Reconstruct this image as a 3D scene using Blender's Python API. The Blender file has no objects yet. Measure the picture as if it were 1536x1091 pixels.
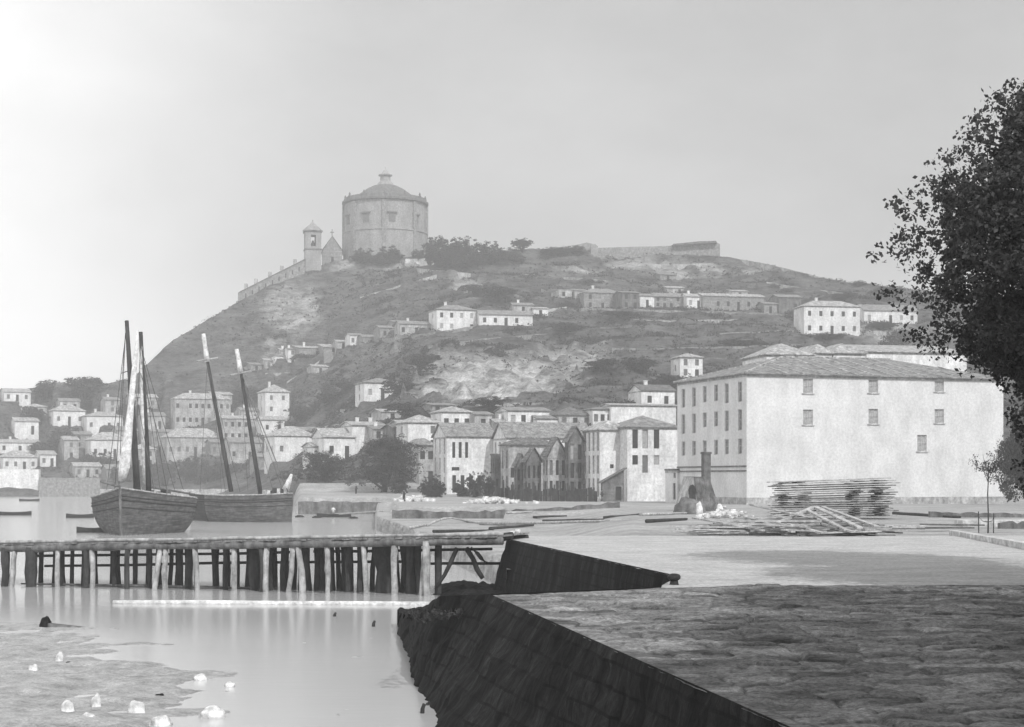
import bpy, math, random
import numpy as np
from mathutils import Vector, noise
C = bpy.context.scene.collection
R = math.radians
F, CX, HY, HC = 2400.0, 768.0, 717.0, 5.7        # lens in photo pixels, principal column, horizon row, eye height
random.seed(7); rng = np.random.default_rng(7)
# ---------------------------------------------------------------- camera, sky, sun, exposure
cam = bpy.data.cameras.new('camera'); camo = bpy.data.objects.new('camera', cam); C.objects.link(camo)
camo.location = (0, 0, HC); camo.rotation_euler = (R(90), 0, 0)
cam.sensor_width = 36; cam.lens = F/1536*36; cam.shift_y = (HY-545.5)/1536; cam.clip_end = 6000; cam.clip_start = .2
bpy.context.scene.camera = camo
SUN_EL, SUN_AZ = 44, 151     # azimuth clockwise from +Y
w = bpy.data.worlds.new('World'); bpy.context.scene.world = w; w.use_nodes = True
nt = w.node_tree; N = nt.nodes; L = nt.links
bg = N['Background']; bg.inputs['Strength'].default_value = .12
sky = N.new('ShaderNodeTexSky'); sky.sky_type = 'NISHITA'; sky.sun_disc = False
sky.sun_elevation = R(SUN_EL); sky.sun_rotation = R(SUN_AZ); sky.dust_density = 4; sky.air_density = 1.2
bw = N.new('ShaderNodeRGBToBW'); L.new(sky.outputs[0], bw.inputs[0])
tc = N.new('ShaderNodeTexCoord'); mp = N.new('ShaderNodeMapping'); mp.inputs['Scale'].default_value = (1, 1, 2.2)
cn = N.new('ShaderNodeTexNoise'); cn.inputs['Scale'].default_value = 3.2; cn.inputs['Detail'].default_value = 6; cn.inputs['Roughness'].default_value = .55
L.new(tc.outputs['Generated'], mp.inputs[0]); L.new(mp.outputs[0], cn.inputs[0])
cr = N.new('ShaderNodeMapRange'); L.new(cn.outputs[0], cr.inputs[0])
cr.inputs[1].default_value = .35; cr.inputs[2].default_value = .68; cr.inputs[3].default_value = 6.7; cr.inputs[4].default_value = 9.0
mx = N.new('ShaderNodeMix'); mx.data_type = 'FLOAT'; mx.inputs[0].default_value = .72      # mostly an even veil of high cloud
sx = N.new('ShaderNodeSeparateXYZ'); L.new(tc.outputs['Generated'], sx.inputs[0])      # thicker bright veil towards the left
gl = N.new('ShaderNodeMapRange'); gl.interpolation_type = 'SMOOTHSTEP'; L.new(sx.outputs[0], gl.inputs[0]); gl.inputs[1].default_value = -.06; gl.inputs[2].default_value = -.38; gl.inputs[3].default_value = 1; gl.inputs[4].default_value = 2.5
gm = N.new('ShaderNodeMath'); gm.operation = 'MULTIPLY'; L.new(cr.outputs[0], gm.inputs[0]); L.new(gl.outputs[0], gm.inputs[1])
L.new(bw.outputs[0], mx.inputs[2]); L.new(gm.outputs[0], mx.inputs[3]); L.new(mx.outputs[0], bg.inputs[0])
sl = bpy.data.lights.new('sun', 'SUN'); sl.energy = 4.7; sl.angle = R(.6); sl.color = (1, 1, 1)
so = bpy.data.objects.new('sun', sl); C.objects.link(so)
sd = Vector((math.sin(R(SUN_AZ))*math.cos(R(SUN_EL)), math.cos(R(SUN_AZ))*math.cos(R(SUN_EL)), math.sin(R(SUN_EL))))
so.rotation_euler = sd.to_track_quat('Z', 'Y').to_euler(); so.location = sd*50
vs = bpy.context.scene.view_settings; vs.view_transform = 'Standard'; vs.look = 'None'; vs.exposure = -.53; vs.gamma = 1
cyc = bpy.context.scene.cycles; cyc.volume_bounces = 1; cyc.max_bounces = 6; cyc.diffuse_bounces = 2; cyc.glossy_bounces = 3
# ---------------------------------------------------------------- materials
MATS = {}
def mat(name, lo, hi=None, rough=.9, scale=1.0, stretch=(1, 1, 1), bump=0, bscale=None, kind='noise', detail=5, contrast=(.35, .65), spec=.3, attr=None, alo=0, ahi=0, nr=.62, grain=(1.8, .35), vor=0):
    m = bpy.data.materials.new(name); m.use_nodes = True; n = m.node_tree.nodes; l = m.node_tree.links
    b = n['Principled BSDF']; b.inputs['Roughness'].default_value = rough; b.inputs['Specular IOR Level'].default_value = spec
    hi = lo if hi is None else hi
    t = n.new('ShaderNodeTexCoord'); p = n.new('ShaderNodeMapping'); p.inputs['Scale'].default_value = stretch
    l.new(t.outputs['Object'], p.inputs[0])
    x = n.new('ShaderNodeTexNoise'); x.inputs['Scale'].default_value = scale; x.inputs['Detail'].default_value = detail; x.inputs['Roughness'].default_value = nr
    l.new(p.outputs[0], x.inputs[0])
    r = n.new('ShaderNodeMapRange'); r.inputs[1].default_value = contrast[0]; r.inputs[2].default_value = contrast[1]
    r.inputs[3].default_value = lo; r.inputs[4].default_value = hi; l.new(x.outputs[0], r.inputs[0])
    out = r.outputs[0]
    if attr:
        a = n.new('ShaderNodeAttribute'); a.attribute_name = attr
        r2 = n.new('ShaderNodeMapRange'); r2.inputs[1].default_value = contrast[0]; r2.inputs[2].default_value = contrast[1]
        r2.inputs[3].default_value = alo; r2.inputs[4].default_value = ahi; l.new(x.outputs[0], r2.inputs[0])
        q = n.new('ShaderNodeMix'); q.data_type = 'FLOAT'; l.new(a.outputs['Fac'], q.inputs[0]); l.new(out, q.inputs[2]); l.new(r2.outputs[0], q.inputs[3]); out = q.outputs[0]
    hsrc = x.outputs[0]
    if grain:      # grit, lichen and dirt
        g = n.new('ShaderNodeTexNoise'); g.inputs['Scale'].default_value = grain[0]; g.inputs['Detail'].default_value = 4; g.inputs['Roughness'].default_value = .8; l.new(t.outputs['Object'], g.inputs[0])
        gr = n.new('ShaderNodeMapRange'); gr.inputs[1].default_value = .38; gr.inputs[2].default_value = .62; gr.inputs[3].default_value = 1-grain[1]; gr.inputs[4].default_value = 1+grain[1]*.6; l.new(g.outputs[0], gr.inputs[0])
        gm_ = n.new('ShaderNodeMath'); gm_.operation = 'MULTIPLY'; l.new(out, gm_.inputs[0]); l.new(gr.outputs[0], gm_.inputs[1]); out = gm_.outputs[0]
    if vor:        # worn stones with sunk joints
        vo = n.new('ShaderNodeTexVoronoi'); vo.feature = 'DISTANCE_TO_EDGE'; vo.inputs['Scale'].default_value = vor; l.new(p.outputs[0], vo.inputs[0])
        vr = n.new('ShaderNodeMapRange'); vr.inputs[2].default_value = .09; vr.inputs[3].default_value = .45; vr.inputs[4].default_value = 1; l.new(vo.outputs[0], vr.inputs[0])
        vm = n.new('ShaderNodeMath'); vm.operation = 'MULTIPLY'; l.new(out, vm.inputs[0]); l.new(vr.outputs[0], vm.inputs[1]); out = vm.outputs[0]
    if kind == 'tile':      # ribs of roof tiles running down the slope, plus courses
        wv = n.new('ShaderNodeTexWave'); wv.wave_type = 'BANDS'; wv.bands_direction = 'X'; wv.inputs['Scale'].default_value = 1.1; wv.inputs['Distortion'].default_value = .6
        l.new(t.outputs['Object'], wv.inputs[0])
        wm = n.new('ShaderNodeMath'); wm.operation = 'MULTIPLY_ADD'; wm.inputs[1].default_value = .5; l.new(wv.outputs[1], wm.inputs[0]); l.new(x.outputs[0], wm.inputs[2]); hsrc = wm.outputs[0]
    if kind == 'brick':
        bt = n.new('ShaderNodeTexBrick'); bt.inputs['Scale'].default_value = 1; bt.inputs['Brick Width'].default_value = .9; bt.inputs['Row Height'].default_value = .42
        bt.inputs['Mortar Size'].default_value = .03; bt.inputs['Color1'].default_value = (1, 1, 1, 1); bt.inputs['Color2'].default_value = (.55, .55, .55, 1); bt.inputs['Mortar'].default_value = (.35, .35, .35, 1)
        cb = n.new('ShaderNodeCombineXYZ'); sp = n.new('ShaderNodeSeparateXYZ'); l.new(t.outputs['Object'], sp.inputs[0])
        ad = n.new('ShaderNodeMath'); ad.operation = 'SUBTRACT'; l.new(sp.outputs[1], ad.inputs[0]); l.new(sp.outputs[0], ad.inputs[1])
        l.new(ad.outputs[0], cb.inputs[0]); l.new(sp.outputs[2], cb.inputs[1]); l.new(cb.outputs[0], bt.inputs[0])
        mm = n.new('ShaderNodeMath'); mm.operation = 'MULTIPLY'; l.new(out, mm.inputs[0]); l.new(bt.outputs[0], mm.inputs[1]); out = mm.outputs[0]
        ma = n.new('ShaderNodeMath'); ma.operation = 'ADD'; l.new(bt.outputs[0], ma.inputs[0]); l.new(x.outputs[0], ma.inputs[1]); hsrc = ma.outputs[0]
    l.new(out, b.inputs['Base Color'])
    if bump:
        bp = n.new('ShaderNodeBump'); bp.inputs['Strength'].default_value = 1; bp.inputs['Distance'].default_value = bump
        if bscale:
            y = n.new('ShaderNodeTexNoise'); y.inputs['Scale'].default_value = bscale; y.inputs['Detail'].default_value = 6; l.new(p.outputs[0], y.inputs[0]); hsrc = y.outputs[0]
        l.new(hsrc, bp.inputs['Height']); l.new(bp.outputs[0], b.inputs['Normal'])
    MATS[name] = m; return m
mat('limewash', .54, .84, scale=.45, nr=.7, grain=(1.8, .22), stretch=(1, 1, .4), bump=.02, bscale=3)
mat('big_wall', .56, .72, grain=(3, .14), scale=.35, stretch=(1, 1, .6), bump=.03, bscale=2.5, detail=8)
mat('plaster', .24, .52, scale=.6, stretch=(1, 1, .4), bump=.03, bscale=3)
mat('granite', .16, .34, scale=1.2, bump=.08, bscale=2, detail=8)
mat('stone_dark', .08, .2, scale=1.1, stretch=(1, 1, .3), bump=.06, bscale=2, detail=8)
mat('church_stone', .22, .36, scale=.25, stretch=(1, 1, .4), bump=.1, bscale=1.5, detail=8)
mat('tile', .17, .3, scale=.9, bump=.12, kind='tile', detail=8)
mat('tile_pale', .25, .5, scale=.9, bump=.12, kind='tile', detail=8)
mat('tile_dark', .09, .18, scale=.9, bump=.12, kind='tile', detail=8)
mat('glass_dark', .02, .05, rough=.25, scale=3, spec=.5)
mat('shutter', .1, .2, scale=4, stretch=(1, 1, 6))
mat('shutter_grey', .3, .42, scale=4, stretch=(1, 1, 6))
mat('frame_paint', .4, .55, scale=5)
mat('wood_dark', .02, .06, scale=3, stretch=(1, 1, .2), bump=.02, detail=8)
mat('wood_mid', .08, .2, scale=3, stretch=(1, 1, .2), bump=.02, detail=8)
mat('wood_pale', .25, .5, scale=3, stretch=(1, 1, .2), bump=.02, detail=8)
mat('deck_wood', .12, .3, scale=2, stretch=(.3, 3, 1), bump=.02, detail=8)
mat('lumber', .28, .55, scale=2, stretch=(.4, 4, 4), bump=.005)
mat('lumber_dark', .1, .2, scale=2, stretch=(.4, 4, 4), bump=.005)
mat('hull', .03, .16, scale=1.6, stretch=(.4, .4, 4), bump=.03, detail=8, contrast=(.3, .7))
mat('hull_dark', .02, .05, scale=1.6, stretch=(.4, .4, 3), bump=.02)
mat('deck', .2, .4, scale=2)
mat('canvas', .6, .8, scale=2, stretch=(1, 1, .3), bump=.05)
mat('rope', .06, .12)
mat('iron', .012, .03, rough=.6, scale=8, bump=.01)
mat('bark', .03, .08, scale=4, stretch=(1, 1, .25), bump=.05)
mat('leaf_dark', .014, .065, scale=.8, rough=.7, contrast=(.3, .7))
mat('leaf', .03, .075, scale=.6, rough=.8, contrast=(.3, .7))
mat('leaf_far', .035, .08, scale=.3, rough=.9, contrast=(.3, .7))
mat('scrub', .02, .05, scale=.08, rough=1, contrast=(.35, .65))
mat('ground', .2, .46, scale=.25, stretch=(.7, 1.3, 1), nr=.7, grain=(2.5, .3), bump=.08, bscale=.8, detail=10, contrast=(.3, .7))
mat('hillside', .01, .125, scale=.11, stretch=(1, 1, 2.5), bump=1.2, bscale=.45, detail=14, contrast=(.38, .62), attr='rock', alo=.08, ahi=.6, nr=.78)
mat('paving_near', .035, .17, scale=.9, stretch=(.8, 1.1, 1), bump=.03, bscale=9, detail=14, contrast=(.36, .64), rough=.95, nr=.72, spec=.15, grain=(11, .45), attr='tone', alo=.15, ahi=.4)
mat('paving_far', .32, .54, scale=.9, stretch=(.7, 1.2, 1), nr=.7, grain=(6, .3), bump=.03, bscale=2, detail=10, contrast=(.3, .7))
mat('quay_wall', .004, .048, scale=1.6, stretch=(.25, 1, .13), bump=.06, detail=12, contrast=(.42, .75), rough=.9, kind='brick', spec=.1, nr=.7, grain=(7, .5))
mat('mud', .17, .42, scale=1.4, stretch=(.8, 1.2, 1), bump=.05, bscale=5, detail=12, rough=.3, nr=.7, grain=(14, .4))
mat('rubble', .003, .02, spec=.1, scale=1.5, bump=.08, bscale=3, detail=10)
mat('pale_rock', .5, .8, nr=.75, scale=3, bump=.04, bscale=6)
mat('rock', .2, .4, scale=2, bump=.05, bscale=4)
mat('kerb', .4, .6, scale=2, bump=.02)
mat('skin', .35); mat('cloth_dark', .03, .05, scale=4); mat('cloth_pale', .6, .75, scale=4); mat('cloth_mid', .15, .2, scale=4)
# water
m = mat('water', .44, .48, grain=None, rough=.15, scale=.03, stretch=(.5, 1, 1), spec=.6); n = m.node_tree.nodes; l = m.node_tree.links
t = n.new('ShaderNodeTexCoord'); p = n.new('ShaderNodeMapping'); p.inputs['Scale'].default_value = (.5, 1.5, 1); l.new(t.outputs['Object'], p.inputs[0])
x = n.new('ShaderNodeTexNoise'); x.inputs['Scale'].default_value = 1.6; x.inputs['Detail'].default_value = 3; l.new(p.outputs[0], x.inputs[0])
bp = n.new('ShaderNodeBump'); bp.inputs['Distance'].default_value = .007; bp.inputs['Strength'].default_value = .5; l.new(x.outputs[0], bp.inputs['Height']); l.new(bp.outputs[0], n['Principled BSDF'].inputs['Normal'])
M = MATS
# ---------------------------------------------------------------- helpers
def tag(o, label=None, cat=None, group=None, kind=None):
    if label: o['label'] = label
    if cat: o['category'] = cat
    if group: o['group'] = group
    if kind: o['kind'] = kind
    return o
def thing(name, label, cat, loc=(0, 0, 0), rz=0, group=None):
    o = bpy.data.objects.new(name, None); o.empty_display_size = .5; C.objects.link(o)
    o.location = loc; o.rotation_euler = (0, 0, rz); return tag(o, label, cat, group)
def npmesh(name, V, Fq, m, parent=None, smooth=False, attr=None):
    me = bpy.data.meshes.new(name); V = np.asarray(V, np.float32); Fq = np.asarray(Fq, np.int32)
    k = Fq.shape[1]; me.vertices.add(len(V)); me.vertices.foreach_set('co', V.ravel())
    me.loops.add(Fq.size); me.loops.foreach_set('vertex_index', Fq.ravel())
    me.polygons.add(len(Fq)); me.polygons.foreach_set('loop_start', np.arange(len(Fq), dtype=np.int32)*k)
    me.update(calc_edges=True); me.validate()
    if smooth: me.polygons.foreach_set('use_smooth', np.ones(len(Fq), bool))
    if attr is not None:
        a = me.attributes.new(attr[0], 'FLOAT', 'POINT'); a.data.foreach_set('value', np.asarray(attr[1], np.float32))
    me.materials.append(m); o = bpy.data.objects.new(name, me); C.objects.link(o)
    if parent: o.parent = parent
    return o
class MB:
    def __init__(s): s.v = []; s.f = []
    def add(s, vs, fs):
        k = len(s.v); s.v += [tuple(v) for v in vs]; s.f += [tuple(i+k for i in f) for f in fs]; return s
    def box(s, x0, x1, y0, y1, z0, z1):
        return s.add([(x0, y0, z0), (x1, y0, z0), (x1, y1, z0), (x0, y1, z0), (x0, y0, z1), (x1, y0, z1), (x1, y1, z1), (x0, y1, z1)],
                     [(0, 3, 2, 1), (4, 5, 6, 7), (0, 1, 5, 4), (1, 2, 6, 5), (2, 3, 7, 6), (3, 0, 4, 7)])
    def tube(s, pts, rad, n=8, wob=0):
        pts = [Vector(p) for p in pts]; rad = rad if isinstance(rad, (list, tuple)) else [rad]*len(pts); vs = []; fs = []
        for i, p in enumerate(pts):
            d = (pts[min(i+1, len(pts)-1)]-pts[max(i-1, 0)]).normalized()
            a = d.orthogonal().normalized() if abs(d.z) < .95 else Vector((1, 0, 0)); a = (a-d*a.dot(d)).normalized(); b = d.cross(a)
            for j in range(n):
                t = 2*math.pi*j/n; r = rad[i]*(1+random.uniform(-wob, wob)); vs.append(p+a*math.cos(t)*r+b*math.sin(t)*r)
        for i in range(len(pts)-1):
            for j in range(n): fs.append((i*n+j, i*n+(j+1) % n, (i+1)*n+(j+1) % n, (i+1)*n+j))
        fs.append(tuple(range(n))[::-1]); fs.append(tuple(range((len(pts)-1)*n, len(pts)*n))); return s.add(vs, fs)
    def lathe(s, prof, n=24, c=(0, 0)):
        vs = []; fs = []
        for r, z in prof:
            for j in range(n): t = 2*math.pi*j/n; vs.append((c[0]+r*math.cos(t), c[1]+r*math.sin(t), z))
        for i in range(len(prof)-1):
            for j in range(n): fs.append((i*n+j, i*n+(j+1) % n, (i+1)*n+(j+1) % n, (i+1)*n+j))
        return s.add(vs, fs)
    def bar(s, p, q, w_, h_):
        p = Vector(p); q = Vector(q); d = (q-p).normalized(); a = d.cross(Vector((0, 0, 1))).normalized()*w_/2; u = a.cross(d).normalized()*h_/2
        return s.add([p-a-u, p+a-u, p+a+u, p-a+u, q-a-u, q+a-u, q+a+u, q-a+u], [(0, 1, 2, 3), (7, 6, 5, 4), (0, 4, 5, 1), (1, 5, 6, 2), (2, 6, 7, 3), (3, 7, 4, 0)])
    def build(s, name, m, parent=None, smooth=False, bevel=0):
        me = bpy.data.meshes.new(name); me.from_pydata(s.v, [], s.f); me.update()
        if smooth: me.polygons.foreach_set('use_smooth', np.ones(len(me.polygons), bool))
        me.materials.append(m); o = bpy.data.objects.new(name, me); C.objects.link(o)
        if parent: o.parent = parent
        if bevel: b = o.modifiers.new('b', 'BEVEL'); b.width = bevel; b.segments = 2
        return o
def P(u, y, d): return Vector(((u-CX)/F*d, d, HC+(HY-y)/F*d))
def interp(x, tab):
    return float(np.interp(x, [a for a, b in tab], [b for a, b in tab]))
def sm(a, b, x):
    t = min(1, max(0, (x-a)/(b-a))); return t*t*(3-2*t)
# ---------------------------------------------------------------- terrain (heights tabulated by bearing and distance)
RT = [(60, 2.5), (176, 2.55), (240, 2.2), (290, 3.2), (310, 7.5), (335, 16.5), (365, 23), (400, 30), (450, 41.5), (500, 54), (550, 68), (620, 92), (700, 104), (900, 115), (1500, 120)]
LT = [(60, -2), (484, -2), (486, 2), (500, 4.5), (520, 12), (540, 23), (555, 34), (570, 45), (590, 62), (608, 77), (625, 92), (700, 100), (900, 110), (1500, 120)]
SKY = [(-600, 600), (0, 582), (60, 572), (150, 577), (200, 566), (228, 538), (256, 512), (300, 486), (356, 453), (400, 428), (457, 404), (515, 388), (600, 386), (700, 380), (770, 374), (860, 370), (900, 380), (1020, 382), (1082, 384), (1120, 390), (1180, 403), (1240, 418), (1300, 425), (1360, 433), (1536, 452), (2100, 520)]
ROCK = [(745, 568, 100, 34, 1.0), (690, 590, 70, 16, 1), (810, 590, 60, 14, .9), (835, 532, 26, 16, .9), (885, 545, 34, 24, .75), (440, 462, 40, 34, .6), (1000, 402, 70, 10, .6), (930, 392, 40, 9, .5), (620, 395, 70, 6, .7), (500, 395, 30, 9, .7), (700, 430, 22, 12, .7), (1090, 405, 60, 12, .45), (560, 525, 40, 10, .3), (415, 520, 22, 14, .5), (900, 410, 60, 6, .6), (1350, 505, 90, 14, .6)]
UU = np.concatenate([np.arange(-600, -30, 30), np.arange(-30, 1570, 5), np.arange(1570, 2200, 30)]).astype(float)
DD = np.concatenate([np.arange(76, 240, 4), np.arange(240, 300, 2.5), np.arange(300, 640, 2.0), np.arange(640, 760, 8), np.arange(760, 1500, 60)]).astype(float)
def base_z(u, d):
    zr = interp(d, RT); zl = interp(d, LT)
    # right-hand shore line
    if u < 760:
        shore = interp(u, [(430, 256), (585, 252), (592, 176), (760, 172)])
        if d < shore:
            fl = interp(u, [(560, 175), (570, 168), (620, 129), (700, 98), (760, 79)])
            zr = (1.35 if u > 560 else -2) if d > fl+3 else -2
            if u > 560 and fl < d <= fl+3: zr = -2+3.35*(d-fl)/3
    elif u < 960 and d < 200:
        k = sm(800, 960, u); zr = (1-k)*(1.35 if d < 172 else 2.4)+k*2.55
    wgt = sm(425, 452, u) if d < 300 else sm(425, 452, u)*(1-sm(300, 330, d))+sm(300, 330, d)*sm(260, 700, u)
    return zl*(1-wgt)+zr*wgt
ZG = np.zeros((len(UU), len(DD))); RK = np.zeros_like(ZG)
for i, u in enumerate(UU):
    ys = interp(u, SKY)+.8*noise.noise(Vector((u*.05, 0, 0)))+.5*noise.noise(Vector((u*.2, 0, 3))); dc = None; py = 900
    for j, d in enumerate(DD):
        z = base_z(u, d); x = (u-CX)/F*d
        if d > 290:
            k = sm(290, 340, d); yy = HY-(z-HC)/d*F; rk = 0
            for (cu, cy, ru, ry, s_) in ROCK:
                e = ((u-cu)/ru)**2+((yy-cy)/ry)**2
                if e < 2.2: rk = max(rk, s_*sm(2.0, .35, e) if False else s_*(1-sm(.35, 2.0, e)))
            nz = noise.noise(Vector((x*.02, d*.02, 3)))*3+noise.noise(Vector((x*.07, d*.07, 9)))*1.6+noise.noise(Vector((x*.2, d*.2, 5)))*.8
            if rk > .05:
                q = noise.noise(Vector((x*.11, d*.05, 1.7)))+.5*noise.noise(Vector((x*.3, d*.16, 4)))
                rk2 = rk*sm(-.45, .25, q+rk*.35); RK[i, j] = rk2
                nz += rk*(abs(q)*7-2.5)
            # terraces: short risers between the fields
            tz = 4.2; fr = (z/tz) % 1; z = z+k*(1.0*((math.floor(z/tz)+sm(.0, .35, fr))*tz-z+0) if u > 600 and rk < .3 else 0)
            z += nz*k
            yy = HY-(z-HC)/d*F
            if dc is None and yy <= ys: dd_ = DD[j-1]+(d-DD[j-1])*(py-ys)/max(.01, py-yy); dc = (dd_, HC+(HY-ys)/F*dd_)
            py = yy
            if dc is not None: z = min(z, dc[1]+.02*nz-.16*(d-dc[0])) if d > dc[0] else z
        ZG[i, j] = z
def gz(u, d):
    i = int(np.clip(np.searchsorted(UU, u)-1, 0, len(UU)-2)); j = int(np.clip(np.searchsorted(DD, d)-1, 0, len(DD)-2))
    a = (u-UU[i])/(UU[i+1]-UU[i]); b = (d-DD[j])/(DD[j+1]-DD[j])
    return (ZG[i, j]*(1-a)+ZG[i+1, j]*a)*(1-b)+(ZG[i, j+1]*(1-a)+ZG[i+1, j+1]*a)*b
def hit(u, y, d0=230):
    d = d0; best = None
    while d < 700:
        z = gz(u, d); yy = HY-(z-HC)/d*F
        if best is None or yy < best[1]: best = (d, yy)
        if yy <= y: return d
        d += 1.0
    return best[0]
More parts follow.
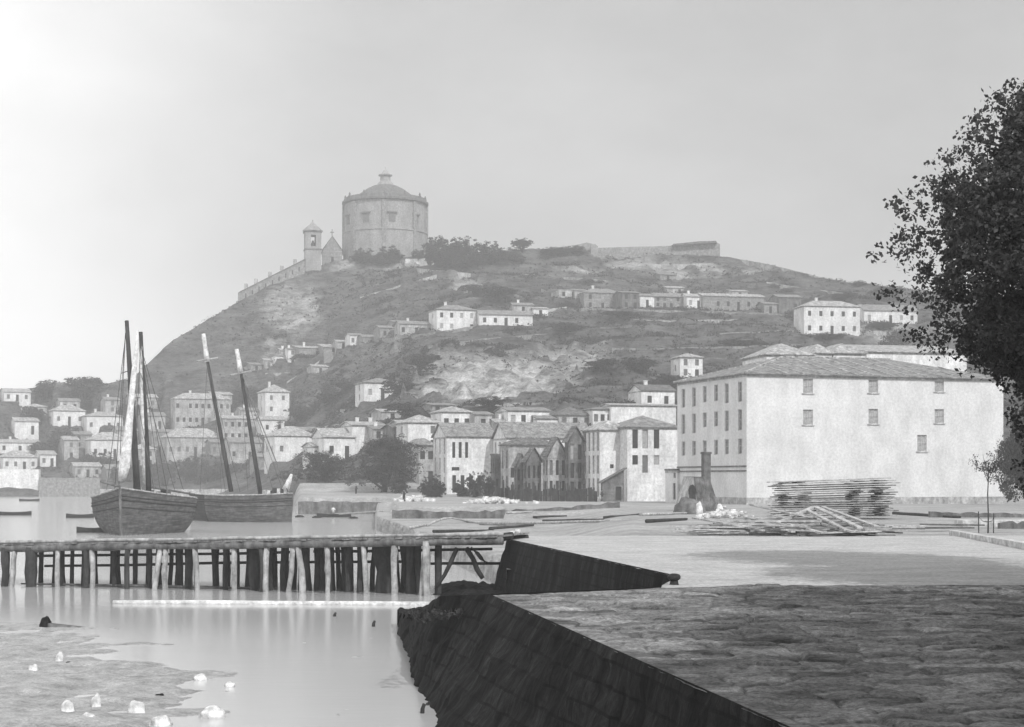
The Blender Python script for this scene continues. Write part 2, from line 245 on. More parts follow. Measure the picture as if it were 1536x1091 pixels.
HS = [
 # behind the riverside row
 ('small white hip-roofed house behind the stone riverside house', 662, 648, 46, 6, 30, 9, 18, 'hip', (3, 1), (1, 1), 'limewash', 'tile_pale', None, 0),
 ('low white wall-like house left of the long quarry-foot one', 712, 646, 26, 4, 24, 5, 18, 'gx', (1, 1), (1, 1), 'plaster', 'tile', None, 0),
 ('long low white house at the foot of the quarry', 762, 640, 62, 6, 24, 6, 18, 'gx', (4, 1), (1, 1), 'limewash', 'tile', None, 0),
 ('dark hip-roofed house behind the pointed gables', 838, 640, 50, 5, 17, 13, 18, 'hip', (3, 1), (1, 1), 'plaster', 'tile_dark', None, 0),
 ('small flat-eaved white house peeping over the tall-windowed one', 889, 640, 30, 5, 26, 3, 18, 'hip', (3, 1), (1, 1), 'limewash', 'tile', None, 0),
 ('white house with pale hip roof left of the stone riverside house', 612, 676, 50, 8, 42, 12, 20, 'hip', (2, 2), (1, 2), 'limewash', 'tile_pale', None, 0),
 ('dark open-fronted porch house above the round tree', 590, 672, 26, 4, 30, 6, 20, 'gx', (5, 1), (1, 1), 'stone_dark', 'tile_dark', None, 0),
 ('long pale-walled house behind the round tree', 528, 668, 50, 8, 30, 6, 22, 'gx', (2, 1), (1, 1), 'limewash', 'tile_pale', None, 2),
 ('white barn with broad pale roof left of the round tree', 486, 692, 46, 10, 36, 14, 24, 'gx', (2, 1), (1, 1), 'limewash', 'tile_pale', None, 0),
 ('large white hip-roofed villa with wide eaves right of the boat masts', 412, 692, 62, 16, 38, 15, 26, 'hip', (3, 1), (2, 1), 'limewash', 'tile_pale', None, 1),
 ('gabled white house with leaning chimney left of the warehouse roof', 962, 612, 50, 4, 26, 10, 16, 'gx', (2, 1), (0, 0), 'limewash', 'tile_dark', None, 1),
 ('small white tower-like house above the left corner of the warehouse', 1020, 566, 34, 4, 30, 7, 14, 'hip', (2, 2), (1, 1), 'limewash', 'tile_pale', None, 0),
 # slope houses
 ('lone white hip-roofed house below the hillside road at left', 398, 622, 36, 6, 34, 12, 24, 'hip', (2, 2), (1, 2), 'limewash', 'tile_pale', None, 1),
 ('lone white house with a chimney gable in the middle of the slope', 546, 602, 56, 9, 28, 8, 20, 'hip', (3, 1), (1, 2), 'limewash', 'tile', None, 0),
 # along the hillside road, left to right
 ('tumbledown pale hut, lowest on the hillside road', 398, 553, 22, 3, 12, 4, 22, 'gx', (2, 1), (0, 0), 'plaster', 'tile_pale', None, 0),
 ('small white two-window house above the tumbledown hut', 412, 549, 20, 3, 15, 4, 22, 'hip', (2, 1), (0, 0), 'limewash', 'tile', None, 0),
 ('narrow pale house beside the grey barn on the hillside road', 432, 544, 14, 3, 20, 3, 22, 'gx', (1, 2), (0, 0), 'limewash', 'tile', None, 1),
 ('grey stone barn with flat pale roof on the lower hillside road', 449, 537, 36, 4, 15, 6, 22, 'back', (2, 1), (0, 0), 'granite', 'tile_pale', None, 1),
 ('low shed with bright roof between barn and square white hut', 486, 528, 28, 4, 7, 7, 22, 'back', (1, 1), (0, 0), 'granite', 'tile_pale', None, 0),
 ('square white hut with two windows on the hillside road', 525, 518, 18, 3, 15, 4, 20, 'gx', (2, 1), (0, 0), 'limewash', 'tile', None, 0),
 ('low brown roofed shed right of the square white hut', 544, 515, 24, 3, 9, 5, 20, 'gx', (0, 0), (0, 0), 'granite', 'tile', None, 0),
 ('weathered stone terrace house at the middle of the hillside road', 570, 508, 30, 3, 16, 5, 18, 'gx', (2, 1), (0, 0), 'granite', 'tile', None, 0),
 ('long patchy terrace house adjoining the two-storey white one', 600, 503, 50, 3, 17, 6, 18, 'gx', (5, 1), (0, 0), 'plaster', 'tile', None, 1),
 ('two-storey white house, tallest on the hillside road', 655, 497, 60, 5, 33, 9, 18, 'hip', (4, 2), (1, 2), 'limewash', 'tile', None, 1),
 ('long white cottage climbing the hillside road right of the tallest house', 719, 488, 80, 4, 16, 8, 10, 'gx', (5, 1), (0, 0), 'limewash', 'tile', None, 0),
 ('little cottage with bright end wall above the long white cottage', 770, 468, 30, 3, 10, 5, 10, 'gx', (1, 1), (0, 0), 'plaster', 'tile', None, 1),
 ('roofless pale ruin at the left end of the upper road row', 838, 447, 30, 3, 12, 1, 14, 'flat', (2, 1), (0, 0), 'plaster', 'granite', None, 0),
 ('stone house with hip roof second from left in the upper road row', 876, 463, 56, 4, 24, 8, 14, 'hip', (3, 2), (0, 0), 'granite', 'tile', None, 1),
 ('narrow dark stone house between two paler ones on the upper road', 933, 463, 26, 2, 24, 4, 14, 'gx', (2, 2), (0, 0), 'stone_dark', 'tile', None, 0),
 ('small house with a bright gate wall on the upper road', 960, 462, 22, 2, 18, 5, 14, 'gx', (1, 1), (0, 0), 'limewash', 'tile', None, 0),
 ('long dark barn with many small holes on the upper road', 982, 461, 50, 2, 16, 7, 12, 'gx', (5, 2), (0, 0), 'granite', 'tile', None, 0),
 ('small bright white house between two dark barns on the upper road', 1030, 463, 24, 3, 18, 6, 14, 'gx', (2, 1), (0, 0), 'limewash', 'tile_pale', None, 1),
 ('longest stone barn at the middle of the upper road', 1054, 466, 92, 3, 22, 6, 12, 'gx', (6, 1), (0, 0), 'granite', 'tile_pale', None, 0),
 ('weathered house right of the longest barn', 1168, 472, 34, 3, 26, 6, 10, 'gx', (2, 1), (0, 0), 'stone_dark', 'tile', None, 0),
 ('white two-storey farmhouse with broad hip roof at the right of the hill', 1206, 503, 84, 4, 44, 10, 10, 'hip', (5, 2), (0, 0), 'limewash', 'tile_pale', None, 1),
 ('long white single-storey farm wing beside the big tree', 1296, 486, 80, 3, 20, 11, 8, 'gx', (5, 1), (0, 0), 'limewash', 'tile', None, 0),
 # town at the left
 ('large grey house with a row of tall pilasters behind the masts', 262, 640, 84, 6, 42, 9, 22, 'hip', (9, 2), (1, 2), 'plaster', 'tile_pale', None, 1),
 ('terraced house with seven windows right of the pilastered one', 334, 662, 60, 6, 34, 5, 24, 'gx', (6, 2), (1, 2), 'plaster', 'tile_pale', None, 1),
 ('wide-roofed pale house behind the rigging of the near boat', 250, 692, 86, 10, 36, 14, 24, 'hip', (7, 1), (2, 1), 'plaster', 'tile_pale', None, 0),
 ('house with small square windows between the leaning masts', 345, 698, 48, 6, 34, 8, 26, 'gx', (4, 1), (1, 1), 'plaster', 'tile', None, 1),
 ('white house with broad bright roof left of the near boat masts', 136, 694, 58, 8, 34, 12, 26, 'hip', (4, 1), (2, 1), 'limewash', 'tile_pale', None, 0),
 ('tall pale house above the bright-roofed one at left', 130, 650, 54, 5, 26, 7, 26, 'hip', (4, 1), (1, 1), 'limewash', 'tile_pale', None, 1),
 ('pale hip-roofed house among the left town trees', 80, 640, 48, 6, 24, 9, 28, 'hip', (3, 1), (1, 1), 'limewash', 'tile_pale', None, 1),
 ('small stepped pale house below the left town trees', 96, 690, 22, 5, 30, 6, 28, 'gx', (1, 2), (1, 1), 'plaster', 'tile_pale', None, 0),
 ('low pale house at the far left edge above the quay', 4, 706, 52, 6, 20, 10, 30, 'hip', (4, 1), (1, 1), 'limewash', 'tile_pale', None, 0),
 ('faint pale house on the skyline at the far left', 6, 602, 40, 4, 14, 6, 28, 'gx', (3, 1), (0, 0), 'limewash', 'tile_pale', None, 0),
 ('small pale house on the slope at the far left', 22, 652, 36, 4, 20, 6, 28, 'gx', (2, 1), (1, 1), 'limewash', 'tile_pale', None, 0),
 ('pale cottage behind the tops of the left town trees', 196, 612, 40, 4, 16, 6, 24, 'gx', (3, 1), (0, 0), 'plaster', 'tile_pale', None, 0),
 ('grey cottage above the pilastered house', 214, 646, 34, 4, 22, 6, 24, 'gx', (2, 1), (0, 0), 'plaster', 'tile', None, 1),
 ('pale shed under the lone white house', 392, 652, 36, 5, 22, 6, 24, 'gx', (2, 1), (0, 0), 'limewash', 'tile_pale', None, 0),

 ('grey gabled house wedged behind the bright-roofed one at left', 176, 668, 30, 4, 22, 7, 26, 'gx', (2, 1), (0, 0), 'plaster', 'tile', None, 1),
 ('dark stone house under the tall pale one at left', 112, 672, 26, 4, 20, 5, 26, 'gx', (2, 2), (0, 0), 'granite', 'tile', None, 0),
 ('tiny pale house lowest by the left quay trees', 60, 700, 24, 4, 18, 6, 28, 'gx', (2, 1), (0, 0), 'limewash', 'tile_pale', None, 0),
 ('white row of low cottages at far left mid-height', 0, 680, 60, 4, 16, 5, 28, 'gx', (5, 1), (0, 0), 'limewash', 'tile_pale', None, 1),
 ('grey cottage high among the left town trees', 90, 616, 30, 4, 14, 5, 26, 'gx', (2, 1), (0, 0), 'plaster', 'tile', None, 0),
 ('pale cottage next to the far left skyline house', 40, 622, 30, 4, 12, 5, 28, 'hip', (2, 1), (0, 0), 'plaster', 'tile_pale', None, 0),
 ('narrow three-floor grey house left of the masts', 158, 628, 22, 4, 28, 5, 26, 'gx', (1, 3), (0, 0), 'plaster', 'tile', None, 1),
 ('low pale house just above the left ramp wall', 112, 716, 40, 4, 16, 6, 28, 'gx', (3, 1), (0, 0), 'plaster', 'tile_pale', None, 0),
 ('grey-walled store by the bank left of the masts', 160, 722, 30, 4, 18, 7, 26, 'gx', (1, 1), (0, 0), 'granite', 'tile', None, 0),
 ('pale house seen between the two near masts', 200, 700, 34, 4, 26, 8, 26, 'hip', (2, 2), (0, 0), 'plaster', 'tile_pale', None, 0),
 ('plain grey block behind the near boat rigging', 228, 670, 36, 4, 22, 4, 24, 'gx', (3, 1), (0, 0), 'granite', 'tile', None, 1),
 ('small white house above the pilastered house at its right end', 318, 606, 30, 4, 14, 5, 24, 'gx', (2, 1), (0, 0), 'plaster', 'tile_pale', None, 0),
 ('grey house tucked between the leaning masts', 316, 684, 34, 4, 20, 5, 25, 'gx', (3, 1), (0, 0), 'granite', 'tile', None, 0),
 ('pale lean house above the terraced one', 362, 634, 28, 4, 18, 5, 25, 'gx', (2, 1), (0, 0), 'plaster', 'tile', None, 1),
 ('stone outhouse at the left foot of the villa', 388, 704, 26, 4, 18, 6, 26, 'gx', (1, 1), (0, 0), 'granite', 'tile', None, 0),
 ('long low grey roofed house behind the villa', 430, 660, 60, 4, 14, 6, 24, 'gx', (3, 1), (0, 0), 'plaster', 'tile', None, 0),
 ('white wing joining the villa on its right', 470, 700, 30, 4, 30, 6, 24, 'gx', (1, 2), (0, 0), 'limewash', 'tile_pale', None, 0),
 ('stained wall house left of the porch house', 560, 660, 32, 4, 16, 5, 22, 'gx', (2, 1), (0, 0), 'plaster', 'tile', None, 1),
 ('pale roofed shed above the porch house', 600, 648, 40, 4, 12, 6, 20, 'gx', (1, 1), (0, 0), 'plaster', 'tile_pale', None, 0),
 ('small square grey house behind the stone riverside one', 690, 660, 40, 4, 22, 6, 18, 'gx', (3, 1), (0, 0), 'granite', 'tile', None, 0),
 ('plain pale house over the long riverside roof at its left', 744, 656, 40, 4, 22, 6, 18, 'gx', (2, 1), (0, 0), 'plaster', 'tile_pale', None, 1),
 ('white house over the long riverside roof at its right', 806, 650, 38, 4, 22, 6, 18, 'gx', (2, 1), (0, 0), 'limewash', 'tile', None, 1),
 ('long blank whitewashed wall house behind the three-window house', 916, 640, 98, 4, 32, 3, 14, 'gx', (0, 0), (0, 0), 'limewash', 'tile_pale', None, 0),
 ('grey ruined cottage under the quarry at left', 648, 618, 34, 4, 10, 4, 20, 'gx', (2, 1), (0, 0), 'granite', 'tile', None, 0),
 ('pale barn low on the slope left of the quarry', 572, 630, 34, 4, 12, 5, 20, 'gx', (1, 1), (0, 0), 'plaster', 'tile_pale', None, 0),
 ('grey hut right beside the tumbledown one on the lower road', 376, 556, 18, 4, 9, 4, 22, 'gx', (1, 1), (0, 0), 'granite', 'tile', None, 0),
 ('taller pale house behind the small two-window one', 422, 538, 16, 4, 12, 4, 22, 'gx', (1, 1), (0, 0), 'plaster', 'tile_pale', None, 1),
 ('pale cottage joining the bright shed and the square white hut', 506, 523, 18, 4, 10, 4, 20, 'gx', (1, 1), (0, 0), 'plaster', 'tile_pale', None, 0),
 ('dim cottage set back above the weathered stone terrace', 590, 492, 26, 4, 9, 4, 18, 'gx', (2, 1), (0, 0), 'granite', 'tile', None, 0),
 ('bright annex at the right end of the long white cottage', 800, 474, 22, 4, 11, 4, 12, 'gx', (1, 1), (0, 0), 'limewash', 'tile_pale', None, 0),
 ('small roofed ruin beside the roofless one on the upper road', 862, 449, 18, 4, 13, 4, 14, 'gx', (1, 1), (0, 0), 'plaster', 'tile', None, 0),
 ('pale cottage above the small bright house on the upper road', 1000, 441, 26, 4, 9, 4, 12, 'gx', (2, 1), (0, 0), 'plaster', 'tile_pale', None, 0),
 ('stone shed right of the weathered house on the upper road', 1146, 470, 20, 4, 14, 4, 12, 'gx', (1, 1), (0, 0), 'granite', 'tile', None, 0),
 ('little pale house above the zigzag lane', 470, 560, 22, 4, 10, 4, 22, 'gx', (1, 1), (0, 0), 'plaster', 'tile_pale', None, 0),
 ('small dark hut below the fortress wall', 990, 420, 24, 4, 8, 4, 14, 'gx', (1, 1), (0, 0), 'granite', 'tile', None, 0),
 ('pale hut above the upper road row', 1098, 446, 24, 4, 9, 4, 12, 'gx', (1, 1), (0, 0), 'plaster', 'tile_pale', None, 0),
 ('small tile-roofed pavilion right of the palm-like mast tops', 640, 706, 18, 4, 40, 10, 20, 'hip', (1, 2), (1, 2), 'plaster', 'tile', 292, 0),
]
HS[-1] = ('narrow plastered house tucked behind the round tree', 628, 728, 24, 5, 60, 10, 20, 'hip', (2, 2), (1, 2), 'plaster', 'tile', 296, 0)
HD = {}
for q in HS:
    u, yb, wr, th, d = q[1], q[2], q[3], q[7], q[13]
    if d is None: d = hit(u+wr*.3, yb)
    HD[q[0]] = d
for q in HS:          # a level plot cut for every house
    u, yb, wr, th = q[1], q[2], q[3], q[7]; d = HD[q[0]]; zb = HC+(HY-yb)/F*d
    if q[13]: continue
    for i, U in enumerate(UU):
        if not u-14 < U < u+wr+12: continue
        dl = d+(U-u)/F*d*math.tan(R(th)); e = sm(u-14, u-4, U)*(1-sm(u+wr+4, u+wr+12, U))
        for j, dd in enumerate(DD):
            if dl-5 < dd < dl+12:
                k = e*sm(dl-5, dl-2, dd)*(1-sm(dl+9, dl+12, dd)); t = zb-.1
                ZG[i, j] = ZG[i, j]*(1-k)+(t if ZG[i, j] > t or dd < dl+2 else ZG[i, j])*k
V = np.zeros((len(UU), len(DD), 3)); V[:, :, 0] = ((UU-CX)/F)[:, None]*DD[None, :]; V[:, :, 1] = DD[None, :]; V[:, :, 2] = ZG
idx = np.arange(len(UU)*len(DD)).reshape(len(UU), len(DD))
Q = np.stack([idx[:-1, :-1], idx[1:, :-1], idx[1:, 1:], idx[:-1, 1:]], -1).reshape(-1, 4)
jc = int(np.searchsorted(DD, 296)); qd = np.tile(np.arange(len(DD)-1), len(UU)-1)
Vf = V.reshape(-1, 3)
for nm, msk, mm in (('ground', qd < jc, M['ground']), ('hill', qd >= jc, M['hillside'])):
    q = Q[msk]; used, inv = np.unique(q, return_inverse=True)
    tag(npmesh(nm, Vf[used], inv.reshape(-1, 4), mm, smooth=True, attr=('rock', RK.reshape(-1)[used])), kind='structure')
tag(npmesh('water', [(-900, -60, 0), (900, -60, 0), (900, 1450, 0), (-900, 1450, 0)], [(0, 1, 2, 3)], M['water']), kind='structure')
tag(npmesh('riverbed', [(-900, -60, -2.6), (900, -60, -2.6), (900, 1450, -2.6), (-900, 1450, -2.6)], [(0, 1, 2, 3)], M['mud']), kind='structure')
# ---------------------------------------------------------------- near quays
QS = .178
def xq(xp, d): return xp+QS*(40.9-d)
def de(xp): return 40.9+min(3.6, .5*(xp+.56))+max(0, xp-6.6)*.05
def wall_noise(p, a): return (noise.noise(Vector(p)*1.3)+.5*noise.noise(Vector(p)*3.1))*a
def slab_h(x, d):
    """worn paving blocks: returns height and tone; blocks about 1.1 m by 0.7 m, sunk joints, each with its own tilt"""
    xw = x+.35*noise.noise(Vector((x*.6, d*.6, 11)))+.12*noise.noise(Vector((x*2.3, d*2.3, 1))); dw = d+.3*noise.noise(Vector((x*.5, d*.7, 21)))+.1*noise.noise(Vector((x*2.1, d*2.1, 8)))
    r_ = math.floor(dw/.56); fy = dw/.56-r_; wd = .85+.6*((r_*7919) % 13)/13; xx = xw/wd+((r_*37) % 11)/11; c_ = math.floor(xx); fx = xx-c_
    q = Vector((c_*1.37+.5, r_*2.11+.5, 3.3)); h0 = noise.noise(q); t1 = noise.noise(q+Vector((5, 0, 0))); t2 = noise.noise(q+Vector((0, 7, 0))); tn = noise.noise(q+Vector((0, 0, 9)))
    e = min(fx*wd, (1-fx)*wd, fy*.56, (1-fy)*.56); ed = min(1, e/.13); ed = ed*(2-ed)
    h = .05*h0+.06*t1*(fx-.5)+.12*t2*(fy-.5)-.045*(1-ed)+.03*noise.noise(Vector((x*2.2, d*2.2, 4)))+.02*noise.noise(Vector((x*5, d*5, 0)))
    return h, max(0, min(1, (.5+tn*.75)))*(.1+.9*min(1, e/.05))
def quay_top(name, x0, x1, d0f, d1f, nx, nd, amp, m, z0, fx, shf=None):
    xs = [x0+(x1-x0)*(i/nx)**fx for i in range(nx+1)]; Vv = []; TN = []
    for xp in xs:
        a, b = d0f(xp), d1f(xp)
        for j in range(nd+1):
            d = a+(b-a)*j/nd; x = xq(xp, d)-(shf(d)*max(0, 1-(xp-x0)/20) if shf else 0); e = min(1, (xp-x0)/.8, (b-d)/.8+.15)
            h = noise.noise(Vector((x*.3, d*.45, 4)))*.6+noise.noise(Vector((x*.9, d*.9, 14)))*.3; tn = .5
            if amp > .1: hs, tn = slab_h(x, d); h += hs/amp
            ed = wall_noise((x, d, 0), .09) if xp == x0 else 0
            Vv.append((x+ed, d, z0+amp*h*max(.1, e))); TN.append(tn)
    id_ = np.arange((nx+1)*(nd+1)).reshape(nx+1, nd+1)
    q_ = np.stack([id_[:-1, :-1], id_[1:, :-1], id_[1:, 1:], id_[:-1, 1:]], -1).reshape(-1, 4)
    return tag(npmesh(name, Vv, q_, m, smooth=True, attr=('tone', TN)), kind='structure')
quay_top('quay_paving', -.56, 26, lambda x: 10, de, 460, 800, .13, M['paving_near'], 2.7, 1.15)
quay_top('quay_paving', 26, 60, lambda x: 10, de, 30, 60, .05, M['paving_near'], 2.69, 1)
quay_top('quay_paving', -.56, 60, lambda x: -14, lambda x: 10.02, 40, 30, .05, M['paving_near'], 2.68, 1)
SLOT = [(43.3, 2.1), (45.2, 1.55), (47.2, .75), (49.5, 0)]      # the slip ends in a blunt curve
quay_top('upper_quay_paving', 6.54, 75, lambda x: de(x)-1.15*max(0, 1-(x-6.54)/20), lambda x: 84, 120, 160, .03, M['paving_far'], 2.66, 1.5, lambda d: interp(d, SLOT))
def sheet(name, top, bot, n, m_, k, m, rough=.09, kind='structure'):
    """face between two polylines (top and bottom), n along, k down, roughened"""
    def along(pl, t):
        t *= len(pl)-1; i = min(int(t), len(pl)-2); return Vector(pl[i]).lerp(Vector(pl[i+1]), t-i)
    Vv = []
    for i in range(n+1):
        a, b = along(top, i/n), along(bot, i/n)
        for j in range(k+1):
            p = a.lerp(b, j/k); s_ = rough*min(1, j/2)
            Vv.append((p.x+wall_noise(p, s_), p.y+wall_noise(p+Vector((9, 9, 9)), s_), p.z))
    id_ = np.arange((n+1)*(k+1)).reshape(n+1, k+1)
    q_ = np.stack([id_[:-1, :-1], id_[:-1, 1:], id_[1:, 1:], id_[1:, :-1]], -1).reshape(-1, 4)
    return npmesh(name, Vv, q_, m, smooth=True)
zt = 2.73
T = thing('quay_wall', 'tall dark stained quay wall filling the bottom centre beside the paving', 'quay wall')
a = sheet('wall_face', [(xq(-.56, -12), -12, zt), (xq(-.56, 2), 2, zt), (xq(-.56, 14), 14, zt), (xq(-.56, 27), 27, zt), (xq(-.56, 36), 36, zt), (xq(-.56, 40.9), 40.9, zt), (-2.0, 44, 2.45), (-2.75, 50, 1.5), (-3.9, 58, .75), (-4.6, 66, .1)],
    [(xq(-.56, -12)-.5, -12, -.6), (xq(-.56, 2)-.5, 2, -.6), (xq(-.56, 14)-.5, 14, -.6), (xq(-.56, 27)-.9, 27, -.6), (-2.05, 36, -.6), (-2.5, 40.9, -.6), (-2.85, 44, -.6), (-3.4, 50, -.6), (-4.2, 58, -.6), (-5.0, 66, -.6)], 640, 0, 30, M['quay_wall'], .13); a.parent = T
c1 = (xq(-.56, 40.9), 40.9, zt); slip = [(xq(6.54, d)-s_, d, 2.7) for d, s_ in SLOT]; c2 = (slip[0][0], slip[0][1]+.1, zt)
a = sheet('end_face', [c1, c2], [(c1[0]-1.15, c1[1]+.6, -.6), (c2[0], c2[1]+.5, -.6)], 60, 0, 20, M['quay_wall']); a.parent = T
T = thing('quay_wall', 'dark quay wall at the end of the wooden pier, behind the iron bollard', 'quay wall')
c3 = (xq(6.54, 79.1), 79.1, 2.7); c4 = (26, 86, 2.6)
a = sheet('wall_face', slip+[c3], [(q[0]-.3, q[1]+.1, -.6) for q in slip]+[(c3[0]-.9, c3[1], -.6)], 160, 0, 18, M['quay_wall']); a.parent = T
a = sheet('end_face', [c3, (c3[0]+1.2, 84, 2.66), (40, 84, 2.66)], [(c3[0]-.9, 79.4, -.6), (c3[0], 84.6, -.6), (40, 84.6, -.6)], 80, 0, 12, M['quay_wall']); a.parent = T
# rubble spit beyond the near quay, and mud by the pier foot
Vv = []; nx, nd = 90, 180
for i in range(nx+1):
    for j in range(nd+1):
        d = 40.2+(84-40.2)*j/nd; xl = interp(d, [(40, -.3), (41, -.7), (44, -2.1), (50, -2.85), (58, -4.0), (66, -4.9), (84, -6)]); xr = 6.5-.12*(d-40); x = xl+(xr-xl)*i/nx
        h = interp(d, [(27, -.2), (31, .5), (35, 1.3), (39, 2.2), (41, 2.5), (44, 2.3), (50, 1.6), (58, .85), (66, .3), (84, .25)]); s_ = i/nx
        rise = sm(-.1, .02, s_) if d < 62 else sm(0, .5, s_)
        z = -.35+(h+.35)*rise*(1-.45*sm(.4, 1, s_)); z = min(z, 2.5)
        z += (noise.noise(Vector((x*1.2, d*1.0, 1)))*.28+noise.noise(Vector((x*3, d*2.6, 3)))*.16)*rise
        Vv.append((x, d, z))
id_ = np.arange((nx+1)*(nd+1)).reshape(nx+1, nd+1); q_ = np.stack([id_[:-1, :-1], id_[1:, :-1], id_[1:, 1:], id_[:-1, 1:]], -1).reshape(-1, 4)
tag(npmesh('rubble_bank', Vv, q_, M['rubble'], smooth=True), kind='structure')
# mud flat, bottom left
Vv = []; nx, nd = 230, 300
for i in range(nx+1):
    for j in range(nd+1):
        x = -22+20*i/nx; d = 28+34*j/nd; u = CX+x/d*F; y = HY+HC/d*F
        k = 1-sm(40, 420, u+max(0, (1010-y))*2.2-0)
        k = max(k, (1-sm(150, 420, u))*sm(985, 1020, y))
        z = -.135+.25*k+noise.noise(Vector((x*.4, d*.5, 1)))*.16+noise.noise(Vector((x*1.3, d*1.3, 5)))*.08+noise.noise(Vector((x*4, d*4, 5)))*.035
        Vv.append((x, d, z))
id_ = np.arange((nx+1)*(nd+1)).reshape(nx+1, nd+1); q_ = np.stack([id_[:-1, :-1], id_[1:, :-1], id_[1:, 1:], id_[:-1, 1:]], -1).reshape(-1, 4)
tag(npmesh('mud_flat', Vv, q_, M['mud'], smooth=True), kind='structure')
def rock(name, label, cat, p, r, m, group=None, sq=(1, 1, .7), seed=0, sub=3):
    import bmesh
    bm = bmesh.new(); bmesh.ops.create_icosphere(bm, subdivisions=sub, radius=1)
    for v in bm.verts:
        k = 1+.35*noise.noise(v.co*1.1+Vector((seed, 0, 0)))+.12*noise.noise(v.co*3+Vector((0, seed, 0)))
        v.co = Vector((v.co.x*k*r*sq[0], v.co.y*k*r*sq[1], v.co.z*k*r*sq[2]))
    me = bpy.data.meshes.new(name); bm.to_mesh(me); bm.free(); me.materials.append(m); me.polygons.foreach_set('use_smooth', np.ones(len(me.polygons), bool))
    o = bpy.data.objects.new(name, me); C.objects.link(o); o.location = p; return tag(o, label, cat, group)
WR = [(103, 1072, 24, 1.1, 'pale peaked boulder on the mud, leftmost of the bottom row'), (145, 1064, 16, 1.9, 'tall narrow pale boulder standing up on the mud'), (138, 1086, 34, .6, 'low pale boulder at the foot of the tall narrow one'),
      (205, 1072, 28, 1.0, 'pale peaked boulder in the middle of the bottom row'), (243, 1088, 30, .6, 'rounded pale boulder cut by the bottom edge'), (318, 1076, 36, .55, 'broad flat pale boulder at the right of the bottom row'),
      (89, 995, 13, 1.5, 'small upright pale stone beside a dark clump on the mud'), (50, 1008, 15, 1.0, 'small pale stone cupped in a dark hollow of the mud'), (300, 1020, 20, .5, 'flat pale stone awash at the edge of the mud'), (345, 1030, 15, .6, 'little pale stone awash right of the flat one'), (165, 1022, 16, .4, 'thin pale stone lying flat amid the mud')]
for k, (u, y, wd, hh, lb) in enumerate(WR):
    d = HC*F/(y-HY); rock('boulder', lb, 'boulder', (((u-CX)/F*d), d, .02), wd/F*d/2, M['pale_rock'], 'pale boulders on the mud flat', (1, .9, hh*1.5), k*3.1)
DR = [(105, 998, 14, .6, 'dark clump of stone right of the small upright pale one'), (240, 1047, 14, .8, 'dark stone with a pale edge in the wet mud'), (52, 1014, 18, .4, 'dark stone under the small cupped pale one')]
for k, (u, y, wd, hh, lb) in enumerate(DR):
    d = HC*F/(y-HY); rock('dark_stone', lb, 'stone', (((u-CX)/F*d), d, .02), wd/F*d/2, M['rubble'], None, (1.2, .9, hh), k*1.7+40)
d = HC*F/(941-HY); rock('mooring_stone', 'dark blunt stone at the head of the low spit in the water', 'stone', ((68-CX)/F*d, d, .1), .2, M['rubble'], None, (1, 1, 1.5), 5)
mb = MB(); mb.tube([P(72, 941, d)-Vector((0, 0, 0)), P(95, 943, d), P(120, 944, d), P(148, 945, d)], [.2, .17, .1, .02], 8, .2)
tag(mb.build('driftwood', M['wood_mid'], None, True), 'tapering waterlogged driftwood beside the blunt dark stone', 'driftwood')
for (u, y, h_, lb) in [(501, 925, 6, 'small dark stump poking from the calm water left of the other'), (559, 940, 9, 'dark snag standing in the calm water'), (632, 1070, 14, 'dark broken stake in the water at the foot of the quay wall'), (640, 1058, 5, 'short stub beside the broken stake at the quay foot')]:
    d = HC*F/(y-HY); p = P(u, y, d); mb = MB(); mb.tube([p-Vector((0, 0, .3)), p+Vector((.03, 0, h_/F*d*.5)), p+Vector((.08, 0, h_/F*d))], [.06, .06, .045], 7, .2)
    tag(mb.build('stake', M['wood_dark'], None, True), lb, 'stake')
# bollard
T = thing('mooring_bollard', 'dark rounded iron mooring bollard on the edge of the quay', 'bollard', (4.62, 45.6, 2.64))
mb = MB(); mb.lathe([(.12, -.1), (.13, .0), (.11, .08), (.1, .18)], 20); mb.build('post', M['iron'], T, True)
mb = MB(); mb.lathe([(.0, .17), (.12, .17), (.165, .22), (.17, .3), (.14, .36), (.07, .39), (0, .395)], 20); mb.build('cap', M['iron'], T, True); T.scale = (1.1, 1.1, .85)
# ---------------------------------------------------------------- pier
A0 = Vector((-.45, 76.35, 2.93)); A1 = Vector((-33.5, 86.0, 2.05))
def pier_pt(u, back=0):
    k = (u-CX)/F; dx = A1.x-A0.x; dy = A1.y-A0.y; t = (k*A0.y-A0.x)/(dx-k*dy); p = A0.lerp(A1, t); nrm = Vector((dy, -dx, 0)).normalized()
    if nrm.y < 0: nrm = -nrm
    return p+nrm*back, nrm
T = thing('wooden_pier', 'long rough timber pier on crooked posts running left from the quay', 'pier')
pd = (A1-A0); pn = pier_pt(400)[1]; W_ = 4.6
mb = MB(); n_ = 150
for i in range(n_):
    a = A0.lerp(A1, i/n_)+Vector((0, 0, random.uniform(-.015, .02))); b = A0.lerp(A1, (i+.93)/n_)+Vector((0, 0, random.uniform(-.015, .02)))
    o1, o2 = random.uniform(-.18, .05), W_+random.uniform(-.1, .2)
    vs_ = [a+pn*o1, b+pn*o1, b+pn*o2, a+pn*o2]; mb.add([v-Vector((0, 0, .07)) for v in vs_]+vs_, [(0, 3, 2, 1), (4, 5, 6, 7), (0, 1, 5, 4), (1, 2, 6, 5), (2, 3, 7, 6), (3, 0, 4, 7)])
mb.build('deck', M['deck_wood'], T)
for off, m_ in ((.0, 'wood_mid'), (.0, 'wood_mid')):
    pass
